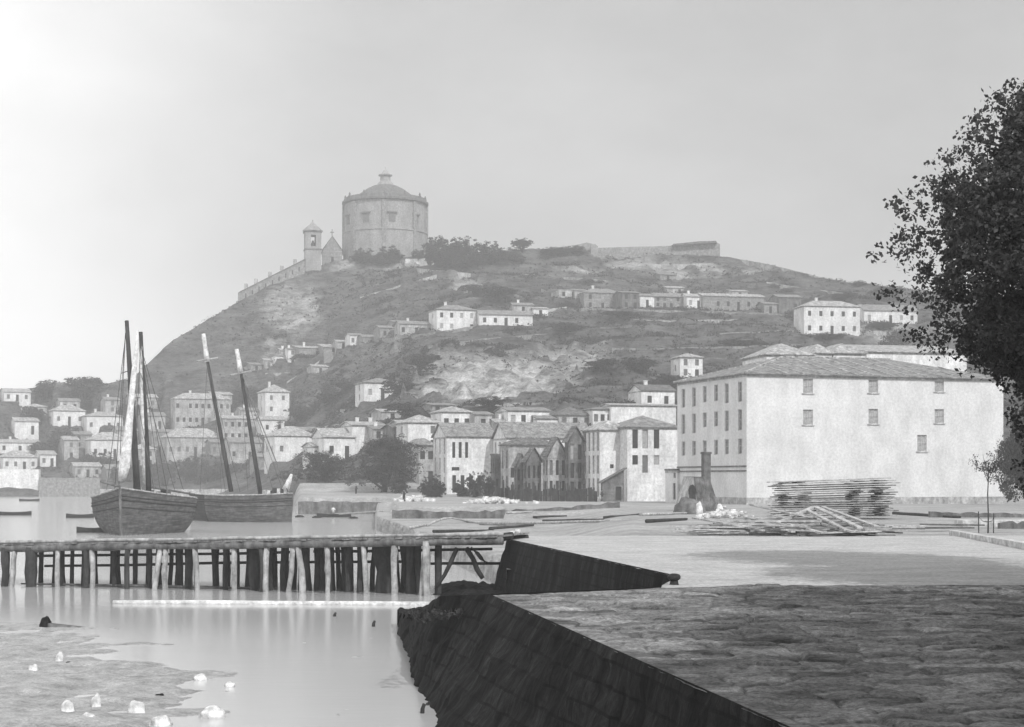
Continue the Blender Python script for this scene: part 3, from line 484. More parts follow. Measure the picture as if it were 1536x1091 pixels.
mb = MB(); pts = [A0.lerp(A1, i/26)+pn*.05+Vector((0, 0, -.24+random.uniform(-.02, .02))) for i in range(27)]; mb.tube(pts, [random.uniform(.17, .21) for _ in pts], 8, .12); mb.build('edge_beam', M['wood_mid'], T, True)
mb = MB(); pts = [A0.lerp(A1, i/26)+pn*(W_-.1)+Vector((0, 0, -.24)) for i in range(27)]; mb.tube(pts, [random.uniform(.14, .18) for _ in pts], 8, .12); mb.build('edge_beam', M['wood_dark'], T, True)
mb = MB(); pts = [A0.lerp(A1, i/22)+pn*.1+Vector((0, 0, .09+random.uniform(-.02, .02))) for i in range(23)]; mb.tube(pts, .09, 7, .15); mb.build('kerb_log', M['wood_pale'], T, True)
for (u0, u1, dz, bk) in ((0, 420, -.78, 3.0), (0, 560, -1.35, 4.2), (420, 700, -.8, 4.2), (560, 720, -1.5, 4.2)):
    mb = MB(); a, _ = pier_pt(u0, bk); b, _ = pier_pt(u1, bk); mb.tube([a.lerp(b, t)+Vector((0, 0, dz+random.uniform(-.03, .03))) for t in (0, .25, .5, .75, 1)], .075, 7, .1); mb.build('stringer', M['wood_dark'], T, True)
c1s = .2851
PO = [(20, 20, 40, 0, 0), (75, 45, 22, 1, 0), (100, 100, 22, 0, 2), (160, 160, 50, 0, 0), (255, 252, 16, 0, 1), (300, 312, 22, 1, 0), (325, 322, 14, 0, 2), (387, 388, 22, 0, 1), (452, 455, 26, 0, 0), (480, 478, 18, 1, 0), (537, 537, 25, 0, 1), (607, 607, 25, 0, 2), (668, 670, 22, 0, 0), (732, 733, 22, 0, 1), (795, 803, 36, 0, 3), (842, 792, 24, 1, 0), (868, 876, 26, 1, 0), (940, 942, 36, 0, 1), (992, 998, 22, 0, 3), (1020, 1038, 24, 1, 0), (1052, 1050, 14, 0, 4), (1097, 1097, 20, 0, 2), (1137, 1137, 24, 0, 1), (1170, 1168, 14, 0, 4), (1226, 1224, 24, 1, 0), (1285, 1285, 44, 0, 1), (1322, 1322, 18, 0, 4), (1370, 1368, 26, 0, 0)]
PO2 = [(36, 36, 26, 0, 1), (68, 68, 24, 1, 0), (86, 84, 12, 0, 3), (115, 112, 26, 0, 1), (180, 165, 14, 0, 4), (205, 158, 26, 1, 0), (232, 248, 32, 1, 0), (272, 288, 22, 0, 2), (312, 325, 22, 0, 3), (352, 350, 38, 0, 1), (388, 388, 26, 1, 0), (408, 420, 20, 0, 4), (455, 455, 28, 0, 1), (518, 516, 16, 0, 3), (576, 588, 26, 1, 0), (635, 635, 88, 0, 1.2), (742, 738, 30, 1, 0), (785, 785, 44, 0, 1), (908, 868, 30, 1, 0), (912, 925, 34, 1, -.2), (952, 956, 36, 0, .5)]
for sc_, of, lst in ((c1s, 0, PO), (c1s, 380, PO2)):
    for (ut, ub, wd, pale, bk) in lst:
        ut = of+ut*sc_; ub = of+ub*sc_; a, _ = pier_pt(ut, bk+.1); b, _ = pier_pt(ub, bk+.1); r_ = max(.14, wd*sc_/F*a.y/2*1.15)
        a = a+Vector((0, 0, -.2)); b = Vector((b.x, b.y, -1.2)); mb = MB(); pts = []
        kz = random.uniform(-.1, .1)
        for t in (0, .2, .4, .6, .8, 1):
            p = a.lerp(b, t); pts.append(p+Vector((math.sin(t*3.1)*kz+random.uniform(-.03, .03), 0, 0)))
        mb.tube(pts, [r_*random.uniform(.85, 1.1) for _ in pts], 9, .12); mb.build('post', M['wood_pale'] if pale else M['wood_dark'], T, True)  # sunlight put into the pale posts' colour, shade into the dark ones'
for i in range(46):
    u = 4+i*13.6+random.uniform(-5, 5); bk = random.uniform(1.2, 4.4); a, _ = pier_pt(u, bk); b, _ = pier_pt(u+random.uniform(-5, 5), bk); r_ = random.uniform(.1, .19); b.z = -1.2; a.z -= .2
    MB().tube([a, a.lerp(b, .3)+Vector((random.uniform(-.05, .05), 0, 0)), a.lerp(b, .65)+Vector((random.uniform(-.05, .05), 0, 0)), b], [r_, r_*.95, r_, r_*.9], 8, .12).build('post', M['wood_dark'], T, True)
for (ut, yt, ub, yb, r_) in ((686, 822, 655, 880, .1), (699, 822, 724, 868, .12), (706, 822, 730, 845, .1)):
    mb = MB(); d = 77.5; a = P(ut, yt, d); b = P(ub, yb, d); mb.tube([a, a.lerp(b, .35)+Vector((.05, 0, 0)), a.lerp(b, .7)+Vector((.08 if ut < 690 else -.03, 0, 0)), b], [r_, r_*1.05, r_, r_*.9], 8, .1); mb.build('brace', M['wood_dark'], T, True)
# earth end block of the pier
mb = MB(); p = [P(738, 812, 77.5), P(722, 888, 76.6)]
mb.tube([P(750, 808, 77.8), P(768, 803, 78.2)], [.22, .18], 8, .2); mb.build('butt_log', M['wood_dark'], T, True)
# floating boom
mb = MB(); a = P(170, 905, 72.5); b = P(430, 907, 72); c = P(665, 908, 71.5)
a.z = b.z = c.z = .03; mb.tube([a, a.lerp(b, .5), b, b.lerp(c, .5), c], [.13, .15, .14, .15, .13], 9, .05)
tag(mb.build('floating_log', M['pale_rock'], None, True), 'long pale log floating in front of the pier posts', 'log')
d = 72.8
for k, (u, y, l_, lb) in enumerate([(120, 878, 12, 'thin driftwood pole in the shadow of the pier at far left'), (210, 880, 10, 'driftwood pole lodged across the pier posts left of centre'), (290, 883, 8, 'driftwood pole lodged low between the pier posts near its middle')]):
    mb = MB(); p, _ = pier_pt(u, 1.5); p.z = .06; mb.tube([p+Vector((-l_/3, .3, .05)), p, p+Vector((l_/3, -.2, -.02))], [.05, .07, .05], 7, .2); tag(mb.build('driftwood', M['wood_mid'], None, True), lb, 'driftwood')
# ---------------------------------------------------------------- buildings
WIN = {}
def shared(key, fn):
    if key not in WIN: WIN[key] = fn()
    return WIN[key]
def pane_mesh(w_, h_, m, bars=False):
    key = (round(w_, 2), round(h_, 2), m, bars)
    def f():
        mb = MB(); mb.box(-w_/2, w_/2, .0, .05, 0, h_); me = bpy.data.meshes.new('pane'); me.from_pydata(mb.v, [], mb.f); me.materials.append(M[m]); return me
    return shared(key, f)
def frame_mesh(w_, h_, sill=True):
    def f():
        mb = MB(); t = .09
        mb.box(-w_/2, -w_/2+t, -.06, 0, 0, h_); mb.box(w_/2-t, w_/2, -.06, 0, 0, h_); mb.box(-w_/2+t, w_/2-t, -.06, 0, h_-t, h_); mb.box(-w_/2+t, w_/2-t, -.06, 0, 0, t)
        mb.box(-.035, .035, -.05, 0, t, h_-t); mb.box(-w_/2+t, -.035, -.05, 0, h_*.52, h_*.52+.06); mb.box(.035, w_/2-t, -.05, 0, h_*.52, h_*.52+.06)
        me = bpy.data.meshes.new('frame'); me.from_pydata(mb.v, [], mb.f); me.materials.append(M['frame_paint']); return me
    return shared(('fr', round(w_, 2), round(h_, 2)), f)
def wallface(mb, o, ax, L_, H0, H1, ops, inw):
    """rectangular wall with real openings: o origin, ax unit along, heights H0..H1, inw inward unit"""
    xs = sorted(set([0, L_]+[a for q in ops for a in (q[0], q[1])])); zs = sorted(set([H0, H1]+[a for q in ops for a in (q[2], q[3])]))
    def pt(x, z, i=0): return o+ax*x+Vector((0, 0, z))+inw*i
    for i in range(len(xs)-1):
        for j in range(len(zs)-1):
            cx_, cz = (xs[i]+xs[i+1])/2, (zs[j]+zs[j+1])/2
            if any(q[0] < cx_ < q[1] and q[2] < cz < q[3] for q in ops): continue
            mb.add([pt(xs[i], zs[j]), pt(xs[i+1], zs[j]), pt(xs[i+1], zs[j+1]), pt(xs[i], zs[j+1])], [(0, 1, 2, 3)])
    for q in ops:
        c = [(q[0], q[2]), (q[1], q[2]), (q[1], q[3]), (q[0], q[3])]
        for k in range(4):
            a, b = c[k], c[(k+1) % 4]; mb.add([pt(*a), pt(*b), pt(*b, .28), pt(*a, .28)], [(0, 1, 2, 3)])
def grid_ops(L_, H, cols, rows, ww, wh, zb=.9, door=False, edge=None):
    ops = []
    if cols and rows:
        ww = min(ww, L_/cols*.62); sh = H/rows; wh_ = min(wh, sh*.62)
        for i in range(cols):
            x = L_*(i+.5)/cols
            for j in range(rows):
                z = sh*j+(sh-wh_)*.5
                if cols > 1 and random.random() < .1: continue
                if j == 0 and door and i == cols//2: ops.append((x-ww/2, x+ww/2, .05, z+wh_, 'door'))
                else: ops.append((x-ww/2, x+ww/2, z, z+wh_, 'window'))
    return ops
def put_openings(T, ops, o, ax, rz, frames, wmat):
    for q in ops:
        wd, ht = q[1]-q[0], q[3]-q[2]; m_ = q[5] if len(q) > 5 else ('wood_dark' if q[4] == 'door' else wmat)
        if m_ == 'glass_dark' and random.random() < .3: m_ = 'shutter_grey' if random.random() < .5 else 'shutter'
        ob = bpy.data.objects.new(q[4], pane_mesh(wd, ht, m_)); C.objects.link(ob); ob.parent = T
        inw = Vector((-math.sin(rz), math.cos(rz), 0)); ob.location = o+ax*((q[0]+q[1])/2)+Vector((0, 0, q[2]))+inw*.2; ob.rotation_euler = (0, 0, rz)
        if frames and q[4] == 'window':
            fr = bpy.data.objects.new('frame', frame_mesh(wd, ht)); C.objects.link(fr); fr.parent = ob
def roof_mb(A, B, H, hr, kind, ov, t=.14):
    x0, x1, y0, y1 = -ov, A+ov, -ov, B+ov; z0 = H-.02; z1 = H+hr; mb = MB()
    if kind == 'hip':
        s_ = min(A, B)/2+ov
        if A >= B: r = [(x0+s_, (y0+y1)/2, z1), (x1-s_, (y0+y1)/2, z1)]
        else: r = [((x0+x1)/2, y0+s_, z1), ((x0+x1)/2, y1-s_, z1)]
        lo = [(x0, y0, z0), (x1, y0, z0), (x1, y1, z0), (x0, y1, z0)]; up = [(a, b, z+t) for a, b, z in lo]; rr = [(a, b, z+t) for a, b, z in r]
        fs = [(3, 2, 1, 0), (0, 1, 5, 4), (1, 2, 6, 5), (2, 3, 7, 6), (3, 0, 4, 7)]
        if A >= B: fs += [(4, 5, 9, 8), (5, 6, 9), (6, 7, 8, 9), (7, 4, 8)]
        else: fs += [(4, 5, 8), (5, 6, 9, 8), (6, 7, 9), (7, 4, 8, 9)]
        mb.add(lo+up+rr, fs)
    elif kind in ('gx', 'gy'):
        if kind == 'gx': lo = [(x0, y0, z0), (x1, y0, z0), (x1, (y0+y1)/2, z1), (x0, (y0+y1)/2, z1), (x0, y1, z0), (x1, y1, z0)]
        else: lo = [(x0, y1, z0), (x0, y0, z0), ((x0+x1)/2, y0, z1), ((x0+x1)/2, y1, z1), (x1, y1, z0), (x1, y0, z0)]
        up = [(a, b, z+t) for a, b, z in lo]
        mb.add(lo+up, [(6, 7, 8, 9), (9, 8, 11, 10), (0, 3, 2, 1), (3, 4, 5, 2), (0, 1, 7, 6), (5, 4, 10, 11), (1, 2, 8, 7), (2, 5, 11, 8), (4, 3, 9, 10), (3, 0, 6, 9)])
    elif kind == 'shed':     # rises to the right
        lo = [(x0, y0, z0), (x1, y0, z1), (x1, y1, z1), (x0, y1, z0)]; mb.add(lo+[(a, b, z+t) for a, b, z in lo], [(0, 3, 2, 1), (4, 5, 6, 7), (0, 1, 5, 4), (1, 2, 6, 5), (2, 3, 7, 6), (3, 0, 4, 7)])
    elif kind == 'back':     # rises to the rear
        lo = [(x0, y0, z0), (x1, y0, z0), (x1, y1, z1), (x0, y1, z1)]; mb.add(lo+[(a, b, z+t) for a, b, z in lo], [(0, 3, 2, 1), (4, 5, 6, 7), (0, 1, 5, 4), (1, 2, 6, 5), (2, 3, 7, 6), (3, 0, 4, 7)])
    return mb
def house(label, u, yb, wr, wl, h, hr, th=18, roof='hip', rw=(3, 2), lw=(2, 2), wall='limewash', rf='tile', d=None, name='house', cat='house', group=None,
          ww=1.0, wh=1.5, ov=.35, chim=1, door=True, frames=False, rops=None, lops=None, wmat='glass_dark', found=4, bands=()):
    if d is None: d = hit(u, yb)
    Cn = P(u, yb, d); s_ = F/d; H = h/s_; HR = hr/s_; k = (u+wr-CX)/F; t_ = R(th)
    A = (k*d-Cn.x)/(math.cos(t_)-k*math.sin(t_))
    if wl < 0: B = -wl
    else: k2 = (u-wl-CX)/F; B = (Cn.x-k2*d)/(math.sin(t_)+k2*math.cos(t_))
    T = thing(name, label, cat, Cn, t_, group)
    ro = rops(A, H, s_) if rops else grid_ops(A, H, rw[0], rw[1], ww, wh, door=door)
    lo = lops(B, H, s_) if lops else grid_ops(B, H, lw[0], lw[1], ww, wh)
    # left face runs from far to near along -y so that openings are measured from the near corner
    mb = MB(); X, Y = Vector((1, 0, 0)), Vector((0, 1, 0))
    wallface(mb, Vector((0, 0, 0)), X, A, -found, H, ro, Y)
    wallface(mb, Vector((0, 0, 0)), Y, B, -found, H, lo, X)
    visr = (CX+Cn.x/d*F) < 700 and th < 16
    rlo = lo if visr else []
    wallface(mb, Vector((A, 0, 0)), Y, B, -found, H, rlo, -X)
    wallface(mb, Vector((0, B, 0)), X, A, -found, H, [], -Y)
    if roof == 'gx': mb.add([(0, 0, H), (0, B, H), (0, B/2, H+HR), (A, 0, H), (A, B, H), (A, B/2, H+HR)], [(0, 2, 1), (3, 4, 5)])
    if roof == 'gy': mb.add([(0, 0, H), (A, 0, H), (A/2, 0, H+HR), (0, B, H), (A, B, H), (A/2, B, H+HR)], [(0, 1, 2), (3, 5, 4)])
    if roof == 'shed': mb.add([(0, 0, H), (A, 0, H), (A, 0, H+HR), (0, B, H), (A, B, H), (A, B, H+HR)], [(0, 1, 2), (3, 5, 4), (1, 4, 5, 2)])
    if roof == 'back': mb.add([(0, 0, H), (0, B, H), (0, B, H+HR), (A, 0, H), (A, B, H), (A, B, H+HR)], [(0, 2, 1), (3, 4, 5), (1, 2, 5, 4)])
    mb.build('wall', M[wall], T)
    put_openings(T, ro, Vector((0, 0, 0)), X, 0, frames, wmat)
    put_openings(T, [(q[0], q[1], q[2], q[3])+tuple(q[4:]) for q in lo], Vector((0, 0, 0)), Y, -math.pi/2+0, frames, wmat) if False else None
    for q in lo:      # panes of the left face
        wd, ht = q[1]-q[0], q[3]-q[2]; m_ = q[5] if len(q) > 5 else ('wood_dark' if q[4] == 'door' else wmat)
        ob = bpy.data.objects.new(q[4], pane_mesh(wd, ht, m_)); C.objects.link(ob); ob.parent = T; ob.location = (.2, (q[0]+q[1])/2, q[2]); ob.rotation_euler = (0, 0, -math.pi/2)
        if frames and q[4] == 'window': fr = bpy.data.objects.new('frame', frame_mesh(wd, ht)); C.objects.link(fr); fr.parent = ob
    if rlo:
        for q in rlo:
            wd, ht = q[1]-q[0], q[3]-q[2]; ob = bpy.data.objects.new(q[4], pane_mesh(wd, ht, wmat)); C.objects.link(ob); ob.parent = T; ob.location = (A-.2, (q[0]+q[1])/2, q[2]); ob.rotation_euler = (0, 0, math.pi/2)
    if roof == 'flat': r_ = MB().box(-.1, A+.1, -.1, B+.1, H, H+.25).build('roof', M[rf], T)
    else: r_ = roof_mb(A, B, H, HR, roof, ov).build('roof', M[rf], T)
    for c in range(chim):
        cx_ = A*(.3+.4*c)+.2; cw = .35
        mb = MB(); zt_ = H+HR+.9; mb.box(cx_-cw, cx_+cw, B*.5-cw, B*.5+cw, H*.8, zt_); mb.box(cx_-cw-.08, cx_+cw+.08, B*.5-cw-.08, B*.5+cw+.08, zt_, zt_+.12); mb.build('chimney', M['limewash'], r_)
    # eaves band just proud of the wall
    if h > 20 and wall != 'stone_dark':
        MB().box(-.06, A+.06, -.06, 0-.003, H-.3, H-.03).box(-.06, -.003, 0, B, H-.3, H-.03).build('cornice', M['plaster'], T)
    for (z0, z1) in bands: MB().box(-.1, A*0+.0, -.1, B, z0, z1).build('string_course', M['shutter'], T)
    return T, A, B, H, HR
# --- the great white warehouse
def wl_ops(B, H, s_):
    ops = []; d0 = 195
    def yd(u):   # distance along left face for a photo column
        k = (u-CX)/F; X0 = (1120-CX)/F*195; t_ = R(18); return (X0-k*195)/(math.sin(t_)+k*math.cos(t_))
    for i, uc in enumerate((1110, 1090, 1074, 1057, 1041, 1025)):
        c = yd(uc); hw = .55
        sh = i in (2, 3)
        for (z0, z1, zs) in ((12.5, 15.0, 12.9), (9.0, 11.6, 9.7), (6.1, 8.0, 6.1)):
            ops.append((c-hw, c+hw, zs if sh else z0, z1, 'window'))
    c = yd(1019); ops.append((c-.4, c+.4, .2, 2.3, 'door')); return [q for q in ops if q[1] < B-.1]
def wr_ops(A, H, s_):
    ops = []
    def xd(u): k = (u-CX)/F; X0 = (1120-CX)/F*195; t_ = R(18); return (k*195-X0)/(math.cos(t_)-k*math.sin(t_))
    for uc, rows in ((1212, ((13.6, 15.4), (9.7, 11.6))), (1310, ((13.8, 15.7), (9.9, 11.8))), (1409, ((14.1, 16.0), (10.1, 11.9))), (1383, ((6.5, 8.6),))):
        c = xd(uc)
        for z0, z1 in rows: ops.append((c-.68, c+.68, z0, min(z1, H-.35), 'window'))
    return ops
T, A, B, H, HR = house('huge plain white warehouse with few windows behind the lumber stack', 1120, 756, 385, 104, 195, 36, 18, 'hip', wall='big_wall', rf='tile', d=195, name='warehouse', cat='warehouse', rops=wr_ops, lops=wl_ops, frames=True, ov=.45, chim=0, wmat='shutter', found=1)
WH = (T, A, B, H, HR)
for o in list(T.children):
    if o.name.startswith('window') and abs(o.rotation_euler.z) < .1: o.data = pane_mesh(1.36, o.data.vertices[6].co.z, 'shutter_grey')
MB().box(-.12, -.003, .0, B, 3.95, 4.12).box(-.12, -.003, .0, B, 4.5, 4.68).build('string_course', M['stone_dark'], T)
MB().box(-.08, A+.08, -.08, -.003, -.5, .75).box(-.08, -.003, 0, B, -.5, .75).build('plinth', M['plaster'], T)
for o in list(T.children):       # sills and lintels of the front windows
    if o.name.startswith('window') and abs(o.rotation_euler.z) < .1:
        c = o.location; hh = o.data.vertices[6].co.z
        MB().box(-.85, .85, -.32, -.203, -.12, 0).build('sill', M['plaster'], o)
# raised tile hips running down the front slope
rf_ = [o for o in T.children if o.name.startswith('roof')][0]; mb = MB(); yr = B/2; slen = yr+.45
for i in range(13):
    x = 5.2+i*2.45
    if x > A-4: break
    lim = 1 if (x > B/2 and x < A-B/2) else .6
    zb = H+.18; zt_ = H+HR*lim*1.0+.16; mb.bar((x, -.4, zb), (x-1.3, -.4+slen*lim, zt_), .3, .1)
mb.bar((B/2, B/2, H+HR+.2), (A-B/2, B/2, H+HR+.2), .3, .2); mb.bar((-.4, -.4, H+.2), (B/2, B/2, H+HR+.2), .3, .16); mb.bar((-.4, B+.4, H+.2), (B/2, B/2, H+HR+.2), .3, .16)
mb.build('tile_ridge', M['tile_pale'], rf_)
# low annex at the left foot of the warehouse
house('low white annex at the left foot of the great warehouse', 1016, 752, 14, 18, 46, 2, 18, 'flat', (0, 0), (0, 0), wall='big_wall', rf='stone_dark', d=214, name='annex', cat='annex', chim=0,
      lops=lambda B, H, s_: [(.6, 1.5, .2, 2.4, 'door'), (.6, 1.3, 4.1-1, min(5.3-1, H-.2), 'window')], rops=lambda A, H, s_: [])
# roofs behind
for (lb, u, yb, wr, h, hr, d, rf, A_) in [('white warehouse rear bay with a pyramid roof and vane', 1150, 600, 70, 68, 19, 232, 'tile_pale', 'hip'), ('second rear bay with a small rounded pale roof behind the warehouse', 1218, 600, 30, 70, 14, 236, 'tile_pale', 'hip'),
        ('third rear bay with a broad pale roof behind the warehouse', 1250, 600, 48, 70, 16, 238, 'tile_pale', 'hip'), ('pale ribbed roof long shed behind the warehouse beside the big tree', 1300, 600, 150, 72, 18, 250, 'tile_pale', 'back')]:
    house(lb, u, yb, wr, -10, h, hr, 12, A_, (0, 0), (0, 0), 'limewash', rf, d=d, name='warehouse', cat='warehouse', chim=0, found=16)
# --- riverside row
def tall(cols, rows, ww=.8, frac=.72, skip=()):
    def f(L_, H, s_):
        ops = []; sh = H/rows
        for i in range(cols):
            for j in range(rows):
                if (i, j) in skip: continue
                x = L_*(i+.5)/cols; w2 = min(ww, L_/cols*.5)/2; hh = sh*frac
                ops.append((x-w2, x+w2, sh*j+sh*.1, sh*j+sh*.1+hh, 'door' if j == 0 else 'window'))
        return ops
    return f
G_ROW = 'riverside houses left of the great warehouse'
RV = [
 ('grey stone house with gabled river end just right of the round tree', 670, 741, 72, 20, 86, 21, 'gx', 'limewash', 'tile', 275, dict(rops=lambda A, H, s_: [(1+i*1.15, 1.55+i*1.15, 6.2, 8.9, 'window') for i in range(3)]+[(1+i*1.5, 1.7+i*1.5, .2, 3.2, 'door') for i in range(4)]+[(.9, 2.3, 4, 4.6, 'window')], lops=tall(3, 3, .8, .8))),
 ('dark weathered block wedged between the stone house and the pale roofed one', 742, 743, 16, 6, 60, 2, 'flat', 'stone_dark', 'tile_dark', 263, dict(rops=tall(2, 2), lops=tall(2, 2))),
 ('long house with broad pale and grey roof at the middle of the riverside row', 760, 743, 128, 20, 86, 24, 'gx', 'limewash', 'tile', 270, dict(rops=tall(9, 3, .7, .55), lops=tall(3, 3, .8, .7), rf='tile')),
 ('lower plastered house with grey roof in front of the long pale-roofed one', 763, 745, 72, 12, 77, 10, 'hip', 'plaster', 'tile_dark', 257, dict(rops=tall(6, 3, .7, .6, [(0, 2), (1, 2), (2, 2), (3, 2), (4, 2), (5, 2)]), lops=tall(2, 2, .8, .7))),
 ('small dark gabled shed, leftmost of the gables on the quay', 775, 746, 14, 4, 46, 19, 'gy', 'stone_dark', 'tile_dark', 250, dict(rops=tall(2, 2, .6), lops=tall(1, 2))),
 ('dark gabled shed with steep roof, second of the quay gables', 790, 746, 22, 5, 52, 22, 'gy', 'stone_dark', 'tile_dark', 247, dict(rops=tall(3, 2, .6), lops=tall(1, 2))),
 ('tall gabled house with pale front and one attic window on the quay', 822, 747, 28, 8, 62, 28, 'gy', 'plaster', 'tile_dark', 245, dict(rops=lambda A, H, s_: tall(3, 2, .7)(A, H, s_), lops=tall(2, 2, .7))),
 ('tallest narrow dark gable house left of the white tall-windowed one', 853, 748, 22, 6, 84, 24, 'gy', 'stone_dark', 'tile_dark', 243, dict(rops=tall(2, 3, .8, .8), lops=tall(2, 3))),
 ('white house with rows of tall narrow windows on its river end', 900, 749, 42, 26, 104, 14, 'hip', 'limewash', 'tile_pale', 238, dict(rops=lambda A, H, s_: [(1.6, 2.2, 4.6, 5.2, 'window')], lops=tall(4, 3, .75, .8))),
 ('white house with three tall windows beside the great warehouse', 941, 749, 78, -9, 108, 18, 'hip', 'limewash', 'tile', 236, dict(rops=lambda A, H, s_: [(A*x-.45, A*x+.45, z0, z1, 'window') for x in (.15, .34, .56) for z0, z1 in ((7.5, 10.3), (5.1 if x != .34 else 3.9, 6.5))], lops=lambda B, H, s_: [])),
]
for (lb, u, yb, wr, wl, h, hr, roof, wal, rf, d, kw) in RV:
    kw = dict(kw); kw.pop('rf', None); house(lb, u, yb, wr, wl, h, hr, 18, roof, wall=wal, rf=rf, d=d, chim=0, group=G_ROW, found=1.5, frames=False, **kw)
house('dark lean-to with rising roof edge against the white house', 903, 751, 33, 2, 26, 22, 18, 'shed', (2, 1), (0, 0), 'stone_dark', 'tile_dark', d=233, name='lean_to', cat='shed', chim=0, found=1.5, ww=.9)
# timber fence in front of the row
T = thing('plank_fence', 'dark uneven plank fence before the riverside houses', 'fence'); 
for (u0, u1, d) in ((745, 765, 256), (764, 896, 240)):
    mb = MB(); u = u0
    while u < u1:
        dd = d-(u-u0)*.06; p = P(u, 745, dd); h_ = random.uniform(1.5, 2.1) if random.random() < .85 else random.uniform(2.1, 3.0); z_ = gz(u, dd)
        mb.box(p.x-.12, p.x+.12, dd-.03, dd+.03, z_-.3, z_+h_); u += random.uniform(1.3, 3.0)
    mb.build('boards', M['wood_dark'], T)
    a = P(u0, 745, d); b = P(u1, 745, d-(u1-u0)*.06); a.z = gz(u0, d)+.9; b.z = gz(u1, b.y)+.9; a.y += .1; b.y += .1; MB().bar(a, b, .08, .12).build('rail', M['wood_dark'], T)
# --- the other houses: label,u,yb,wr,wl,h,hr,theta,roof,rw,lw,wall,roofmat,d,chimneys
for (lb, u, yb, wr, wl, h, hr, th, roof, rw, lw, wal, rf, d, ch) in HS:
    far = u < 420 and yb > 600
    if wl < 8: wl = -random.uniform(6.5, 9.5)
    d = HD[lb]
    house(lb, u, yb, wr, -9.0 if wl > 0 else wl, h, hr, th, roof, rw, lw, wal, rf, d=d, chim=ch, found=7 if u < 460 else 6, wmat='glass_dark' if random.random() < .7 else 'shutter')
# white quay wall and ramp at far left
def ribbon(name, label, cat, pts, thick, m, hpx=None, name2=None, top=None, d=None):
    """wall following the ground through photo points; hpx height in photo pixels"""
    mb = MB(); a = []
    n_ = []
    for i in range(len(pts)-1):
        (u0, y0), (u1, y1) = pts[i], pts[i+1]; k = max(2, int(abs(u1-u0)/9))
        for j in range(k): n_.append((u0+(u1-u0)*j/k, y0+(y1-y0)*j/k))
    n_.append(pts[-1]); prev = None; vs_ = []
    ds = [d if d else hit(u, y) for u, y in n_]; ds = np.array(ds, float)
    if len(ds) > 4: ds = np.convolve(np.pad(ds, 2, 'edge'), np.ones(5)/5, 'valid')
    for (u, y), dd in zip(n_, ds):
        h_ = hpx/F*dd; zt_ = HC+(HY-(y-hpx))/F*dd+random.uniform(-.12, .12); x = (u-CX)/F*dd
        vs_ += [(x, dd, zt_-h_-2.5), (x, dd, zt_), (x, dd+thick, zt_), (x, dd+thick, zt_-h_-2.5)]
    fs = []
    for i in range(len(n_)-1):
        b = i*4; fs += [(b, b+4, b+5, b+1), (b+1, b+5, b+6, b+2), (b+2, b+6, b+7, b+3)]
    e = (len(n_)-1)*4; fs += [(0, 1, 2, 3), (e+3, e+2, e+1, e)]
    mb.add(vs_, fs); return tag(mb.build(name, M[m]), label, cat)
ribbon('quay_wall', 'white riverside wall at the far left edge of the town', 'wall', [(-60, 740), (58, 740)], 2, 'limewash', 36, d=486)
ribbon('quay_wall', 'grey sloping ramp wall with pale coping left of the near boat', 'wall', [(58, 741), (100, 741), (150, 741)], 2, 'granite', 24, d=485)
ribbon('quay_wall', 'low pale quay edge behind the far boats', 'wall', [(150, 740), (300, 740), (446, 740)], 2, 'plaster', 6, d=484)
ribbon('quay_wall', 'dark low quay wall right of the far boats, under the round tree', 'wall', [(447, 768), (520, 769), (588, 770)], 1.5, 'stone_dark', 16, d=251)
ribbon('quay_wall', 'dark retaining bank before the riverside houses', 'wall', [(588, 783), (700, 785), (830, 780), (930, 770)], 1.2, 'stone_dark', 17, d=171)
